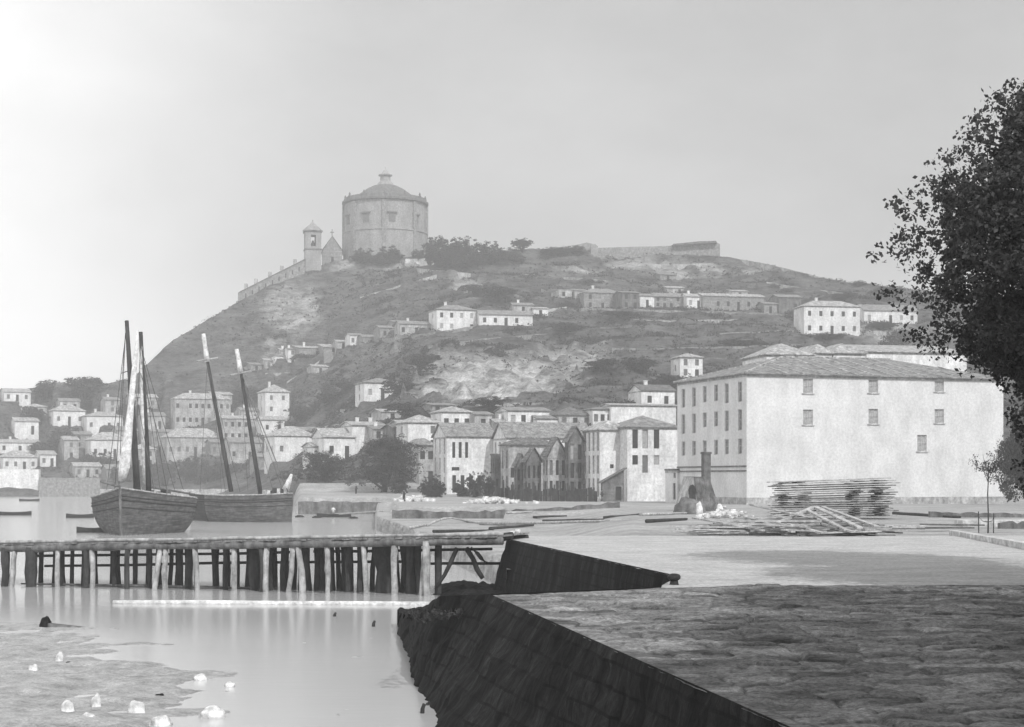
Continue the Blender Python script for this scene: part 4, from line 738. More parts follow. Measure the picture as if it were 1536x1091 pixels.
TW = [
 ('terrace wall across the fields above the quarry', [(640, 522), (720, 512), (800, 505), (870, 500)], 'granite', 3),
 ('second terrace wall down in the right-hand fields', [(920, 541), (1000, 542), (1090, 540)], 'stone_dark', 4),
 ('terrace wall high in the right-hand fields under the pale one', [(900, 494), (960, 493), (1060, 493)], 'stone_dark', 3),
 ('curved wall round the dark brow above the cottages', [(700, 424), (740, 432), (780, 446), (800, 456)], 'plaster', 2),
 ('thin wall slanting up the rocky left crest', [(410, 470), (430, 455), (452, 445)], 'plaster', 2),
 ('wall stepping down beside the lone white slope house', [(350, 560), (372, 552), (396, 556)], 'plaster', 3),
 ('low wall over the right skyline field', [(1150, 425), (1220, 436), (1290, 444)], 'plaster', 2),
 ('wall beneath the fortress rampart', [(940, 398), (1000, 400), (1070, 398)], 'plaster', 3),
 ('garden wall between the slope and the villa', [(455, 648), (500, 640), (540, 636)], 'plaster', 3),
 ('pale boundary wall on the brow below the fortress', [(782, 414), (830, 417), (880, 421), (925, 425)], 'plaster', 3),
 ('slanting wall dropping to the left end of the upper road', [(812, 436), (845, 448), (872, 460)], 'plaster', 3),
 ('retaining wall of the upper road under the long barn', [(872, 466), (960, 468), (1060, 471), (1160, 474), (1200, 478)], 'granite', 4),
 ('pale field wall below the upper road', [(950, 482), (1020, 484), (1110, 482)], 'plaster', 3),
 ('long terrace wall across the dark fields', [(918, 526), (1000, 526), (1100, 524), (1200, 521)], 'granite', 4),
 ('upper dark terrace wall in the right-hand fields', [(1080, 503), (1140, 500), (1205, 498)], 'granite', 3),
 ('retaining wall of the climbing road under the white cottages', [(570, 513), (650, 503), (720, 492), (800, 478), (850, 466)], 'granite', 4),
 ('pale parapet of the climbing road right of the long cottage', [(790, 474), (830, 467), (850, 464)], 'limewash', 4),
 ('pale wall of the lane dropping from the barn to the lone house', [(430, 575), (455, 562), (478, 545), (490, 532)], 'plaster', 3),
 ('faint pale field path wall beneath the hillside road', [(398, 562), (440, 561)], 'plaster', 2),
 ('balustraded terrace wall at the foot of the round church', [(608, 396), (640, 396), (686, 395)], 'limewash', 8),
 ('zigzag garden wall below the church terrace', [(598, 402), (640, 408), (680, 412), (706, 414)], 'plaster', 4),
 ('faint diagonal field wall below the bell tower', [(540, 448), (580, 436), (620, 424), (655, 414)], 'plaster', 2),
 ('stone wall below the white farmhouse at right', [(1230, 503), (1290, 500), (1380, 498)], 'plaster', 3),
 ('broken pale wall on the slope below the middle lone house', [(510, 617), (545, 612), (562, 608)], 'plaster', 2),
 ('white retaining wall under the quarry', [(640, 607), (700, 610), (800, 607), (850, 606)], 'plaster', 3),
 ('pale low wall on the skyline right of the fortress', [(1080, 389), (1110, 391), (1150, 398), (1240, 420)], 'plaster', 2),
]
for lb, pts, m_, hp in TW: ribbon('field_wall', lb, 'wall', pts, .8, m_, hp)
# fortress wall on the crest
T = thing('fortress_wall', 'long flat-topped fortress wall on the crest of the hill', 'fortress wall')
def slab(parent, name, m, poly, d, th):
    f_ = [P(u, y, d) for u, y in poly]; b_ = [p+Vector((0, th, 0)) for p in f_]; n = len(poly); mb = MB()
    mb.add(f_+b_, [tuple(range(n)), tuple(range(2*n-1, n-1, -1))]+[(i, i+n, (i+1) % n+n, (i+1) % n) for i in range(n)]); return mb.build(name, M[m], parent)
slab(T, 'rampart', 'granite', [(862, 402), (1080, 402), (1080, 366), (1072, 363), (1050, 364), (1010, 367), (1005, 369), (930, 371), (897, 372), (893, 367), (880, 364), (862, 368)], 616, 14)
slab(T, 'bastion', 'church_stone', [(888, 406), (897, 406), (897, 370), (893, 366), (886, 368)], 612, 3)
slab(T, 'parapet', 'stone_dark', [(1008, 368.5), (1050, 365.5), (1076, 364.5), (1074, 361.5), (1050, 362), (1010, 366)], 614, 2)
# --- church
D = 636; s_ = D/F; T = thing('round_church', 'great round domed church crowning the hill', 'church', P(578, 386, D))
r_ = 61*s_; z = lambda y: (386-y)*s_
MB().lathe([(r_*1.03, z(440)), (r_*1.03, z(353)), (r_*1.05, z(353)), (r_*1.05, z(351)), (r_, z(350.5)), (r_, z(309))], 64).build('drum', M['church_stone'], T)
MB().lathe([(r_*1.0, z(309.5)), (r_*1.06, z(308)), (r_*1.06, z(305)), (r_*1.01, z(304)), (r_*1.0, z(300)), (r_*.95, z(300)), (r_*.95, z(304)), (r_*.6, z(304))], 64).build('cornice', M['stone_dark'], T)
dm = MB().lathe([(r_*.88, z(305)), (r_*.8, z(301)), (r_*.62, z(292)), (r_*.45, z(284.5)), (r_*.3, z(280)), (r_*.18, z(278))], 48).build('dome', M['tile_dark'], T, True)
MB().lathe([(r_*.24, z(281)), (r_*.18, z(275)), (r_*.13, z(272)), (r_*.12, z(265)), (r_*.17, z(264)), (r_*.17, z(262.5)), (r_*.1, z(261)), (r_*.05, z(257)), (r_*.015, z(254)), (0, z(249))], 16).build('lantern', M['church_stone'], dm)
for k in range(24):
    a = 2*math.pi*(k+.2)/24; ca, sa = math.cos(a), math.sin(a)
    mb = MB(); c = Vector((ca*r_*1.0, sa*r_*1.0, 0)); tx = Vector((-sa, ca, 0)); nr = Vector((ca, sa, 0)); hw = .75
    v_ = [c-tx*hw-nr*.5, c+tx*hw-nr*.5, c+tx*hw+nr*.85, c-tx*hw+nr*.85]; mb.add([v+Vector((0, 0, z(384))) for v in v_]+[v+Vector((0, 0, z(310))) for v in v_], [(0, 1, 5, 4), (1, 2, 6, 5), (2, 3, 7, 6), (3, 0, 4, 7), (4, 5, 6, 7)])
    if k % 3 == 0: mb.build('pilaster', M['granite'], T)
    if k % 2 == 0: MB().lathe([(.55, z(301)), (.55, z(299)), (.3, z(298.5)), (.42, z(297)), (.3, z(295.5)), (0, z(293.5))], 8, (ca*r_*.98, sa*r_*.98)).build('pinnacle', M['stone_dark'], T)
for a_ in (-150, -113, -76, -38):
    a = R(a_); c = Vector((math.cos(a), math.sin(a), 0)); tx = Vector((-c.y, c.x, 0)); mb = MB(); b0 = c*(r_+.06)
    for (z0, z1, hw, m_) in ((z(342), z(330), 1.3, 1),):
        v_ = [b0-tx*hw-c*.5, b0+tx*hw-c*.5, b0+tx*hw+c*.05, b0-tx*hw+c*.05]; mb.add([v+Vector((0, 0, z0)) for v in v_]+[v+Vector((0, 0, z1)) for v in v_], [(0, 1, 5, 4), (1, 2, 6, 5), (2, 3, 7, 6), (3, 0, 4, 7), (4, 5, 6, 7), (3, 2, 1, 0)])
    wn = mb.build('window', M['shutter'], T)
    MB().bar(b0-tx*2+Vector((0, 0, z(328)))+c*.2, b0+tx*2+Vector((0, 0, z(328)))+c*.2, .6, .5).build('lintel', M['stone_dark'], wn)
T = thing('bell_tower', 'slim square bell tower left of the round church', 'bell tower', P(458, 404, 612), R(12)); s_ = 612/F; wd = 24*s_; z = lambda y: (404-y)*s_
mb = MB(); X, Y = Vector((1, 0, 0)), Vector((0, 1, 0)); o_ = [(wd*.34, wd*.66, z(369), z(352), 'opening')]
for o0, ax, inw in ((Vector((0, 0, 0)), X, Y), (Vector((0, 0, 0)), Y, X), (Vector((wd, 0, 0)), Y, -X), (Vector((0, wd, 0)), X, -Y)): wallface(mb, o0, ax, wd, -8, z(346), o_, inw)
mb.build('shaft', M['church_stone'], T); MB().box(-.4, wd+.4, -.4, wd+.4, z(347), z(345)).box(-.25, wd+.25, -.25, wd+.25, z(374), z(372.5)).build('cornice', M['stone_dark'], T)
MB().lathe([(wd*.66, z(345)), (wd*.5, z(341)), (wd*.2, z(335)), (.3, z(331)), (.15, z(328)), (0, z(327))], 8, (wd/2, wd/2)).build('cap', M['church_stone'], T)
MB().lathe([(.9, z(368)), (.7, z(364)), (.3, z(360)), (0, z(359))], 10, (wd/2, wd*.3)).build('bell', M['iron'], T)
T = house('small steep gabled chapel between bell tower and round church', 484, 400, 29, -12, 24, 22, 8, 'gy', (1, 1), (0, 0), 'granite', 'tile', d=622, name='chapel', cat='chapel', chim=0, found=10)[0]
MB().box(3.5, 3.8, .3, .6, 10, 14.6).box(2.9, 4.4, .3, .6, 13.3, 13.6).build('cross', M['stone_dark'], T)
# --- monastery wing stepping down the left crest
T = thing('monastery_wing', 'long monastery wing stepping down the left crest', 'monastery wing'); d0, d1 = 600, 611
mb = MB(); rb = MB(); seg = 6; top = [(357, 439), (457, 389)]
def ww_(u, y, t, b=0): p = P(u, y, d0+(d1-d0)*t); return p+Vector((0, b, 0))
pts = []
for i in range(seg+1):
    t = i/seg; u = 357+100*t; pts.append((u, 440-50*t, t))
for i in range(seg):
    (u0, y0, t0), (u1, y1, t1) = pts[i], pts[i+1]
    mb.add([ww_(u0, y0+26, t0), ww_(u1, y1+30, t1), ww_(u1, y1, t1), ww_(u0, y0, t0), ww_(u0, y0+26, t0, 9), ww_(u1, y1+30, t1, 9), ww_(u1, y1, t1, 9), ww_(u0, y0, t0, 9)], [(0, 1, 2, 3), (7, 6, 5, 4), (0, 3, 7, 4), (1, 5, 6, 2)])
    rb.add([ww_(u0, y0, t0, -.4), ww_(u1, y1, t1, -.4), ww_(u1, y1-5, t1, 4.5), ww_(u0, y0-5, t0, 4.5), ww_(u1, y1, t1, 9.4), ww_(u0, y0, t0, 9.4)], [(0, 1, 2, 3), (3, 2, 4, 5), (0, 3, 5), (1, 4, 2)])
mb.build('wall', M['granite'], T); rf_ = rb.build('roof', M['tile_dark'], T)
for i, u in enumerate((366, 381, 402, 420, 440)):
    t = (u-357)/100; p = ww_(u, 440-50*t-3, t, 4.5); MB().box(p.x-.6, p.x+.6, p.y-.6, p.y+.6, p.z-2, p.z+2.2).build('chimney', M['plaster'], rf_)
for i in range(9):
    u = 368+i*10; t = (u-357)/100; p = ww_(u, 440-50*t+9, t, -.04); MB().box(p.x-.4, p.x+.4, p.y, p.y+.1, p.z-.8, p.z+.8).build('window', M['glass_dark'], T)
# ---------------------------------------------------------------- hut with chimney, heaps
def ground_pt(u, d, dz=0): return Vector(((u-CX)/F*d, d, gz(u, d)+dz))
T = thing('hut', 'small steep hut with arched door and tall dark chimney before the warehouse', 'hut', ground_pt(1026, 150), R(14)); s_ = 150/F
w1 = 38*s_; w2 = 2.9; h = 52*s_
MB().add([(0, 0, -.3), (w1*.62, 0, -.3), (w1*.5, .15, h), (w1*.42, .15, h), (0, w2, -.3), (w1*.62, w2, -.3), (w1*.5, w2, h), (w1*.42, w2, h)], [(0, 1, 2, 3), (7, 6, 5, 4), (0, 3, 7, 4), (2, 6, 7, 3)]).build('front', M['plaster'], T)
MB().add([(w1*.44, -.03, h+.03), (w1*.64, -.03, -.3), (w1*1.68, .6, -.3), (w1*1.2, .9, h*1.0), (w1*.44, w2+.2, h+.03), (w1*1.2, w2, h), (w1*1.68, w2, -.3), (w1*.64, w2, -.3)], [(0, 1, 2, 3), (0, 3, 5, 4), (2, 6, 5, 3), (1, 7, 6, 2), (4, 5, 6, 7)]).build('roof', M['tile_dark'], T)
mb = MB(); pr = [(-.32, 0), (.32, 0), (.32, 1.5), (.2, 1.85), (0, 2.0), (-.2, 1.85), (-.32, 1.5)]; cx_ = w1*.36
mb.add([(cx_+a, -.06+b*.045, b+.55) for a, b in pr]+[(cx_+a, .2+b*.045, b+.55) for a, b in pr], [tuple(range(7)), tuple(range(13, 6, -1))]+[(i, i+7, (i+1) % 7+7, (i+1) % 7) for i in range(7)]); mb.build('door', M['wood_dark'], T)
MB().box(w1*.98, w1*.98+.7, .9, 1.6, 1.2, 90*s_-.2).box(w1*.98-.06, w1*.98+.76, .84, 1.66, 90*s_-.2, 90*s_).build('chimney', M['stone_dark'], T)
rock('earth_heap', 'conical dark heap of earth in front of the little hut', 'heap', ground_pt(1034, 140, -.1), 1.3, M['stone_dark'], None, (1.05, 1, 1.15), 12)
rock('sack', 'pale slumped sack leaning on the dark earth heap', 'sack', ground_pt(1049, 136, .5), .45, M['canvas'], None, (.6, .6, 1.5), 3)
rock('sack', 'pale bundle right of the slumped sack by the lumber', 'sack', ground_pt(1079, 134, .45), .4, M['canvas'], None, (.7, .6, 1.3), 8)
# --- rubble
for k, (lb, u0, u1, d, n, s0) in enumerate([('heap of pale broken stones at the left foot of the riverside houses', 698, 790, 208, 150, .5), ('scatter of pale stones and blocks under the round tree', 590, 650, 238, 110, .5), ('low pale rubble between hut and lumber heap', 1040, 1130, 128, 80, .28), ('small pale stone heap among the shore logs', 757, 790, 112, 30, .22)]):
    Vv = []; Fq = []
    for _ in range(n):
        u = random.gauss((u0+u1)/2, (u1-u0)/4.5); dd = d+random.gauss(0, 2.5); p = ground_pt(u, dd, .05+abs(random.gauss(0, .3))*max(0, 1-abs(u-(u0+u1)/2)/(u1-u0)*2)); r = s0*random.uniform(.4, 1.2)
        b = len(Vv); q = [Vector((sx*r*random.uniform(.5, 1), sy*r*random.uniform(.5, 1), sz*r*random.uniform(.3, .8))) for sx in (-1, 1) for sy in (-1, 1) for sz in (-1, 1)]
        Vv += [tuple(p+a) for a in q]; Fq += [(b, b+1, b+3, b+2), (b+4, b+6, b+7, b+5), (b, b+4, b+5, b+1), (b+2, b+3, b+7, b+6), (b, b+2, b+6, b+4), (b+1, b+5, b+7, b+3)]
    o = npmesh('rubble', Vv, Fq, M['pale_rock']); tag(o, lb, 'rubble', kind='stuff')
# --- logs on the foreshore
LG = [(615, 795, 640, 790, .14, 'forked pale branch at the left tip of the foreshore'), (640, 790, 700, 784, .12, 'bowed pale pole arching over the left foreshore'), (700, 784, 760, 790, .12, 'pale pole running down toward the pier end'), (650, 800, 740, 797, .13, 'dark log just behind the pier deck'),
      (720, 788, 1010, 782, .14, 'very long straight pale pole across the foreshore'), (735, 795, 800, 790, .16, 'dark short log left of the long straight pole'), (815, 783, 905, 781, .13, 'dark thin log at the middle of the foreshore'), (905, 779, 965, 773, .13, 'dark bent log right of the middle'),
      (800, 779, 850, 776, .13, 'small dark log upper left on the foreshore'), (960, 774, 1030, 772, .13, 'pale log lying toward the hut'), (970, 785, 1030, 781, .15, 'thick dark log near the lumber heap'), (760, 772, 800, 770, .1, 'thin stick lying near the dark bank'), (1340, 772, 1440, 778, .16, 'dark log right of the plank stack'), (490, 771, 575, 768, .13, 'pale boom along the dark quay under the round tree')]
for (u0, y0, u1, y1, r_, lb) in LG:
    def gp(u, y):
        d = 86
        while d < 260:
            zz = gz(u, d); yy = HY-(zz-HC)/d*F
            if yy <= y and zz > 0: return Vector(((u-CX)/F*d, d, zz+.08))
            if u < 580 and HY+(HC-.3)/d*F <= y: return Vector(((u-CX)/F*d, d, .1))
            d += .5
        return Vector(((u-CX)/F*d, d, gz(u, d)+.1))
    a, b = gp(u0, y0), gp(u1, y1); mb = MB(); n = 5
    mb.tube([a.lerp(b, i/n)+Vector((0, random.uniform(-.1, .1), (.5*math.sin(math.pi*i/n) if 'arching' in lb else random.uniform(0, .06))))for i in range(n+1)], [r_*(1-.4*i/n) for i in range(n+1)], 8, .1)
    tag(mb.build('log', M['wood_dark' if 'dark' in lb and 'dark bank' not in lb and 'dark quay' not in lb else 'lumber'], None, True), lb, 'log', 'logs on the foreshore')
# --- lumber heap of boards
def board(p, q, w_, t_, m_, label, group):
    o = MB().bar(p, q, w_, t_).build('timber_board', M[m_]); return tag(o, label, 'board', group)
BP = [  # px ends with heights above ground (m)
 (1125, 757, 1232, 780, 86, 88, .26), (1165, 785, 1222, 760, 86, 90, .3), (1222, 760, 1290, 792, 90, 83, .3), (1235, 761, 1315, 790, 91, 84, .26), (1212, 766, 1270, 796, 89, 83, .24), (1250, 766, 1300, 786, 92, 86, .2),
 (1105, 782, 1245, 782, 86, 86.5, .34), (1120, 776, 1190, 798, 88, 83, .24), (1040, 777, 1145, 796, 89, 83, .22), (1180, 786, 1235, 800, 86, 82, .24), (1235, 786, 1280, 798, 86, 82.5, .24), (1150, 775, 1225, 766, 91, 90, .2)]
LBN = ['pale board slanting down right from the rubble, highest of the lumber heap', 'pale board rising to the peak of the lumber heap', 'broad pale board sloping down right from the peak of the heap', 'pale board just right of the broad sloping one', 'pale board ending in the middle foot of the heap', 'short pale board at the upper right of the heap', 'broad level board lying across the middle of the heap', 'pale board slanting across the left middle of the heap', 'long board slanting down at the left of the heap', 'short board poking forward under the level board', 'short pale board at the right foot of the heap', 'board lying flat behind the peak of the heap']
for (a, b_, c, d_, e, f_, w_), lb in zip(BP, LBN): board(P(a, b_, e), P(c, d_, f_), w_, .09, 'lumber', lb, 'boards in the lumber heap')
for k in range(120):
    u = random.uniform(1010, 1300); dd = random.uniform(83.2, 92); an = random.gauss(0, .22)+(.1 if random.random() < .5 else -.1); l_ = random.uniform(2.2, 5.5)
    hgt = random.uniform(.03, .85)*(1-abs(u-1165)/190); p = Vector(((u-CX)/F*dd, dd, 2.62+.05+max(0, hgt))); v = Vector((math.cos(an), math.sin(an)*1.2, random.uniform(-.04, .04)))*l_/2
    if u-l_/2/dd*F < 1000: continue
    board(p-v, p+v, random.uniform(.12, .3), .07, *((lambda pale: ('lumber' if pale else 'lumber_dark', '%s loose board low in the %s of the criss-crossed lumber heap' % ('pale' if pale else 'dark', 'left tip' if u < 1070 else 'left half' if u < 1150 else 'right half' if u < 1230 else 'right tip')))(random.random() < .6)), 'boards in the lumber heap')
for k in range(22):
    u = random.uniform(1250, 1440); dd = random.uniform(92, 100); l_ = random.uniform(1.5, 4); an = random.gauss(0, .2); p = Vector(((u-CX)/F*dd, dd, 2.62+random.uniform(0, .2))); v = Vector((math.cos(an), math.sin(an), 0))*l_/2
    board(p-v, p+v, .18, .1, *((lambda dk: ('lumber_dark' if dk else 'lumber', 'short %s offcut strewn on the ground %s' % ('dark' if dk else 'pale', 'just right of the lumber heap' if u < 1340 else 'between lumber heap and sapling')))(random.random() < .7)), 'offcuts beside the heap')
# --- air-dried plank stack
dS = 122
ORD = ['top', 'second', 'third', 'fourth', 'fifth', 'sixth', 'seventh', 'eighth', 'ninth', 'tenth', 'eleventh', 'twelfth', 'thirteenth', 'fourteenth', 'fifteenth', 'sixteenth', 'bottom']
for row in range(17):
    for k in range(3):
        zz = 2.62+.12+row*.163; u0 = 1165+random.uniform(-14, 12); u1 = 1335+random.uniform(-16, 18); dd = dS+k*.8
        a = Vector(((u0-CX)/F*dd, dd-.3, zz+.02)); b = Vector(((u1-CX)/F*dd, dd+1.2, zz+.30*row/17+.05)); board(a, b, .75, .075, 'lumber' if random.random() < .4 else 'lumber_dark', '%s plank of the %s layer of the tall air-drying stack' % (('front', 'middle', 'rear')[k], ORD[16-row]), 'planks in the tall stack')
for row in range(14):
    for uc in (1176, 1206, 1286, 1322):
        dd = dS; x = (uc-CX)/F*dd+random.uniform(-.3, .3); zz = 2.62+.2+row*.185+.02*row*(uc-1165)/170
        o = MB().box(x-.3, x+.3, dd-.35, dd+2.2, zz, zz+.08).build('stacking_block', M['lumber_dark']); tag(o, 'dark cross piece in the %s gap of the tall stack, %s column' % (ORD[13-row] if row else 'lowest', {1176: 'left end', 1206: 'second', 1286: 'third', 1322: 'right end'}[uc]), 'block', 'spacers in the tall stack')
# --- right edge: kerb, low walls, slab, sapling
T_ = MB(); a = Vector(((1430-CX)/F*86, 86, 2.62)); b = Vector(((1560-CX)/F*66, 66, 2.66)); T_.bar(a+Vector((0, 0, .12)), b+Vector((0, 0, .12)), .45, .3); tag(T_.build('kerb_beam', M['kerb'], None, bevel=.02), 'long kerb stone beam entering from the right edge', 'kerb')
o = MB().box(29.3, 34, 104, 106, 2.4, 2.95).build('stone_slab', M['kerb'], None, bevel=.04); tag(o, 'low pale stone block behind the sapling', 'stone block')
ribbon('garden_wall', 'low dark wall at right between warehouse and sapling', 'wall', [(1395, 776), (1470, 776), (1640, 779)], .5, 'stone_dark', 7, d=128)
ribbon('garden_wall', 'lower dark wall behind the sapling at the right edge', 'wall', [(1500, 793), (1640, 796)], .5, 'stone_dark', 9, d=100)
# ---------------------------------------------------------------- trees
def leaf_mesh(cent, rad, per, size, squash=.85, name='crown', aspect=.6):
    """leaf-sized faces scattered through clumps; cent (n,3), rad (n,)"""
    n = len(cent)*per; c = np.repeat(np.asarray(cent), per, 0); r = np.repeat(np.asarray(rad), per)
    v = rng.normal(size=(n, 3)); v /= np.linalg.norm(v, axis=1)[:, None]; k = rng.random(n)**.45
    p = c+v*(r*k)[:, None]*np.array([1, 1, squash])
    a = rng.normal(size=(n, 3)); a /= np.linalg.norm(a, axis=1)[:, None]; b = np.cross(a, rng.normal(size=(n, 3))); b /= np.linalg.norm(b, axis=1)[:, None]
    s = size*(.6+.8*rng.random(n)); a *= s[:, None]; b *= (s*aspect)[:, None]
    V_ = np.stack([p-a, p-b, p+a, p+b], 1).reshape(-1, 3); return V_, np.arange(n*4).reshape(-1, 4)
def unit_tree(seed, ncl, per, leaf, trunk=.22, lobes=7, col='leaf_far', tr=.035):
    """tree one unit tall and wide, returned as (crown mesh, trunk mesh)"""
    r = random.Random(seed); big = []
    for i in range(lobes):
        a = r.uniform(0, 6.28); q = r.uniform(.05, .3); big.append((Vector((math.cos(a)*q, math.sin(a)*q, trunk+.18+r.uniform(0, .42))), r.uniform(.14, .24)))
    big.append((Vector((0, 0, .6)), .26)); cent = []; rad = []
    for i in range(ncl):
        c, R0 = r.choice(big); v = Vector((r.gauss(0, 1), r.gauss(0, 1), r.gauss(0, 1))).normalized()*R0*r.uniform(.5, 1.05); cent.append(c+v); rad.append(r.uniform(.03, .075))
    V_, F_ = leaf_mesh([tuple(c) for c in cent], rad, per, leaf)
    o = npmesh('tmp', V_, F_, M[col]); cm = o.data; bpy.data.objects.remove(o)
    mb = MB(); mb.tube([(0, 0, -.08), (.01, 0, trunk*.5), (-.01, .01, trunk), (.02, 0, .5), (0, 0, .7)], [tr*1.3, tr, tr*.85, tr*.5, tr*.15], 8, .08)
    for c, R0 in big[:6]: mb.tube([(0, 0, trunk*.9), (c.x*.5, c.y*.5, (trunk+c.z)/2+.02), tuple(c)], [tr*.6, tr*.4, tr*.12], 6)
    tm = bpy.data.meshes.new('trunk'); tm.from_pydata(mb.v, [], mb.f); tm.materials.append(M['bark']); return cm, tm
UT = [unit_tree(s, 190, 36, .018, .12) for s in (1, 2, 3, 4)]
UB = [unit_tree(s, 300, 34, .018, -.05, 12, tr=.02) for s in (11, 12, 13)]
def tree(label, u, yb, wpx, hpx, kind='t', d=None, group=None, meshes=None, name='tree', rot=None):
    if d is None: d = hit(u, yb)
    p = P(u, yb, d); T = thing(name, label, 'tree' if name != 'bush' else 'bush', p-Vector((0, 0, .3)), random.uniform(0, 6.28) if rot is None else rot, group)
    cm, tm = meshes or random.choice(UT if kind == 't' else UB); T.scale = (wpx/F*d/.72, wpx/F*d/.72, hpx/F*d/.95)
    for nm, me in (('crown', cm), ('trunk', tm)): o = bpy.data.objects.new(nm, me); C.objects.link(o); o.parent = T
    return T
UM = unit_tree(21, 420, 60, .0085, .16, 10, 'leaf', .03); UM2 = unit_tree(22, 300, 50, .01, .1, 8, 'leaf', .03)
tree('large dark round-crowned tree with forked trunk on the quay', 575, 747, 122, 97, d=286, meshes=UM)
tree('smaller dark tree left of the large round one', 488, 742, 74, 76, d=300, meshes=UM2)
TR = [('bushy tree right against the round church', 653, 397, 46, 54), ('tree second right of the church', 676, 397, 44, 46), ('broad tree third right of the church', 704, 397, 60, 48), ('lower tree at the right end of the church grove', 738, 397, 50, 40), ('small tree filling the gap in the middle of the church grove', 688, 400, 50, 34), ('low tree trailing off right of the church grove', 762, 392, 40, 24), ('lone clump of trees on the crest between grove and fortress', 784, 380, 38, 26),
      ('dark bushy tree before the church drum at left', 545, 396, 44, 28), ('dark bushy tree before the church drum at right', 585, 396, 46, 32), ('small tree below the church terrace', 628, 392, 26, 22), ('bush on the brow right of the lone clump', 830, 382, 44, 14), ('bush at the left foot of the fortress', 858, 380, 40, 14),
      ('small round bush on the right skyline', 1290, 430, 24, 12), ('bush on the right skyline near the big tree', 1330, 440, 50, 14), ('bush beside the farmhouse roof', 1265, 447, 40, 12),
      ('dark tree on the left town skyline', 66, 606, 46, 40), ('largest dark tree on the left town skyline', 126, 614, 72, 56), ('tree left of the pale hip-roofed left town house', 50, 640, 40, 34), ('tree below the left town houses', 92, 686, 66, 50), ('dark tree beside the left ramp wall', 150, 716, 60, 46), ('tree between left town roofs', 190, 640, 40, 40),
      ('tree under the small stepped house at left', 64, 690, 40, 34), ('tree above the lone white slope house', 372, 600, 40, 26), ('bush right of the lone white slope house', 458, 630, 54, 34), ('dark tree mid-slope under the hillside road', 500, 608, 60, 34), ('tree right of the middle lone house', 628, 560, 60, 34),
      ('bush behind the middle lone house', 520, 585, 44, 22), ('dark tree between slope and riverside roofs', 640, 632, 70, 22), ('dark tree above the small hip-roofed house', 735, 612, 66, 20), ('bushes left of the small hip-roofed house', 610, 622, 60, 26), ('dark brow tree above the long white cottage', 745, 452, 70, 26), ('brow tree above the two-storey white house', 712, 446, 40, 24),
      ('dark orchard tree under the upper road', 930, 478, 60, 14), ('dark orchard tree right of the quarry', 905, 560, 60, 26), ('leafy tree left of the warehouse roof', 960, 560, 70, 30), ('tree behind the gabled white house', 1000, 590, 50, 34), ('tree below the white farmhouse', 1240, 512, 60, 16), ('tree by the farm wing', 1320, 496, 70, 14), ('tree on the lower right slope', 1110, 520, 70, 18),
      ('tree in the dip below the cottages', 850, 500, 60, 18), ('tree on the slope left of the quarry', 600, 590, 50, 30), ('tree above the villa eaves', 440, 655, 60, 26)]
for (lb, u, yb, wd, h_) in TR: tree(lb, u, yb, wd, h_, 'b' if ('bush' in lb or 'church' in lb or 'slope' in lb) else 't')
for k, (u, wd, h_) in enumerate([(215, 40, 40), (250, 50, 46), (285, 46, 52), (318, 44, 50), (350, 46, 46), (378, 40, 50), (408, 50, 48), (440, 40, 42), (180, 40, 40)]):
    tree(['bank tree straight behind the near boat masts', 'bank tree just right of the near boat masts', 'bank tree under the wide-roofed pale house', 'bank tree left of the far boat first mast', 'bank tree between the two leaning far masts', 'bank tree at the foot of the second leaning mast', 'bank tree right of the second leaning mast', 'last bank tree before the dark low quay wall', 'bank tree left of the near boat masts'][k], u, 738, wd, h_+6, d=493+k % 3*2, group='bank trees behind the boats')
for k, (u, d, h_) in enumerate([(640, 262, 36), (655, 258, 40), (690, 262, 30), (712, 258, 44), (730, 256, 46), (600, 280, 34)]):
    tree(['dark shrub at the left corner of the stone riverside house', 'dark shrub under the narrow house behind the round tree', 'dark shrub below the middle of the stone riverside house', 'dark shrub right of the stone riverside house door', 'rightmost dark shrub beside the plank fence', 'leftmost dark shrub behind the round tree trunk'][k], u, 744, 26, h_, 'b', d=d, group='shrubs by the riverside row', name='bush')
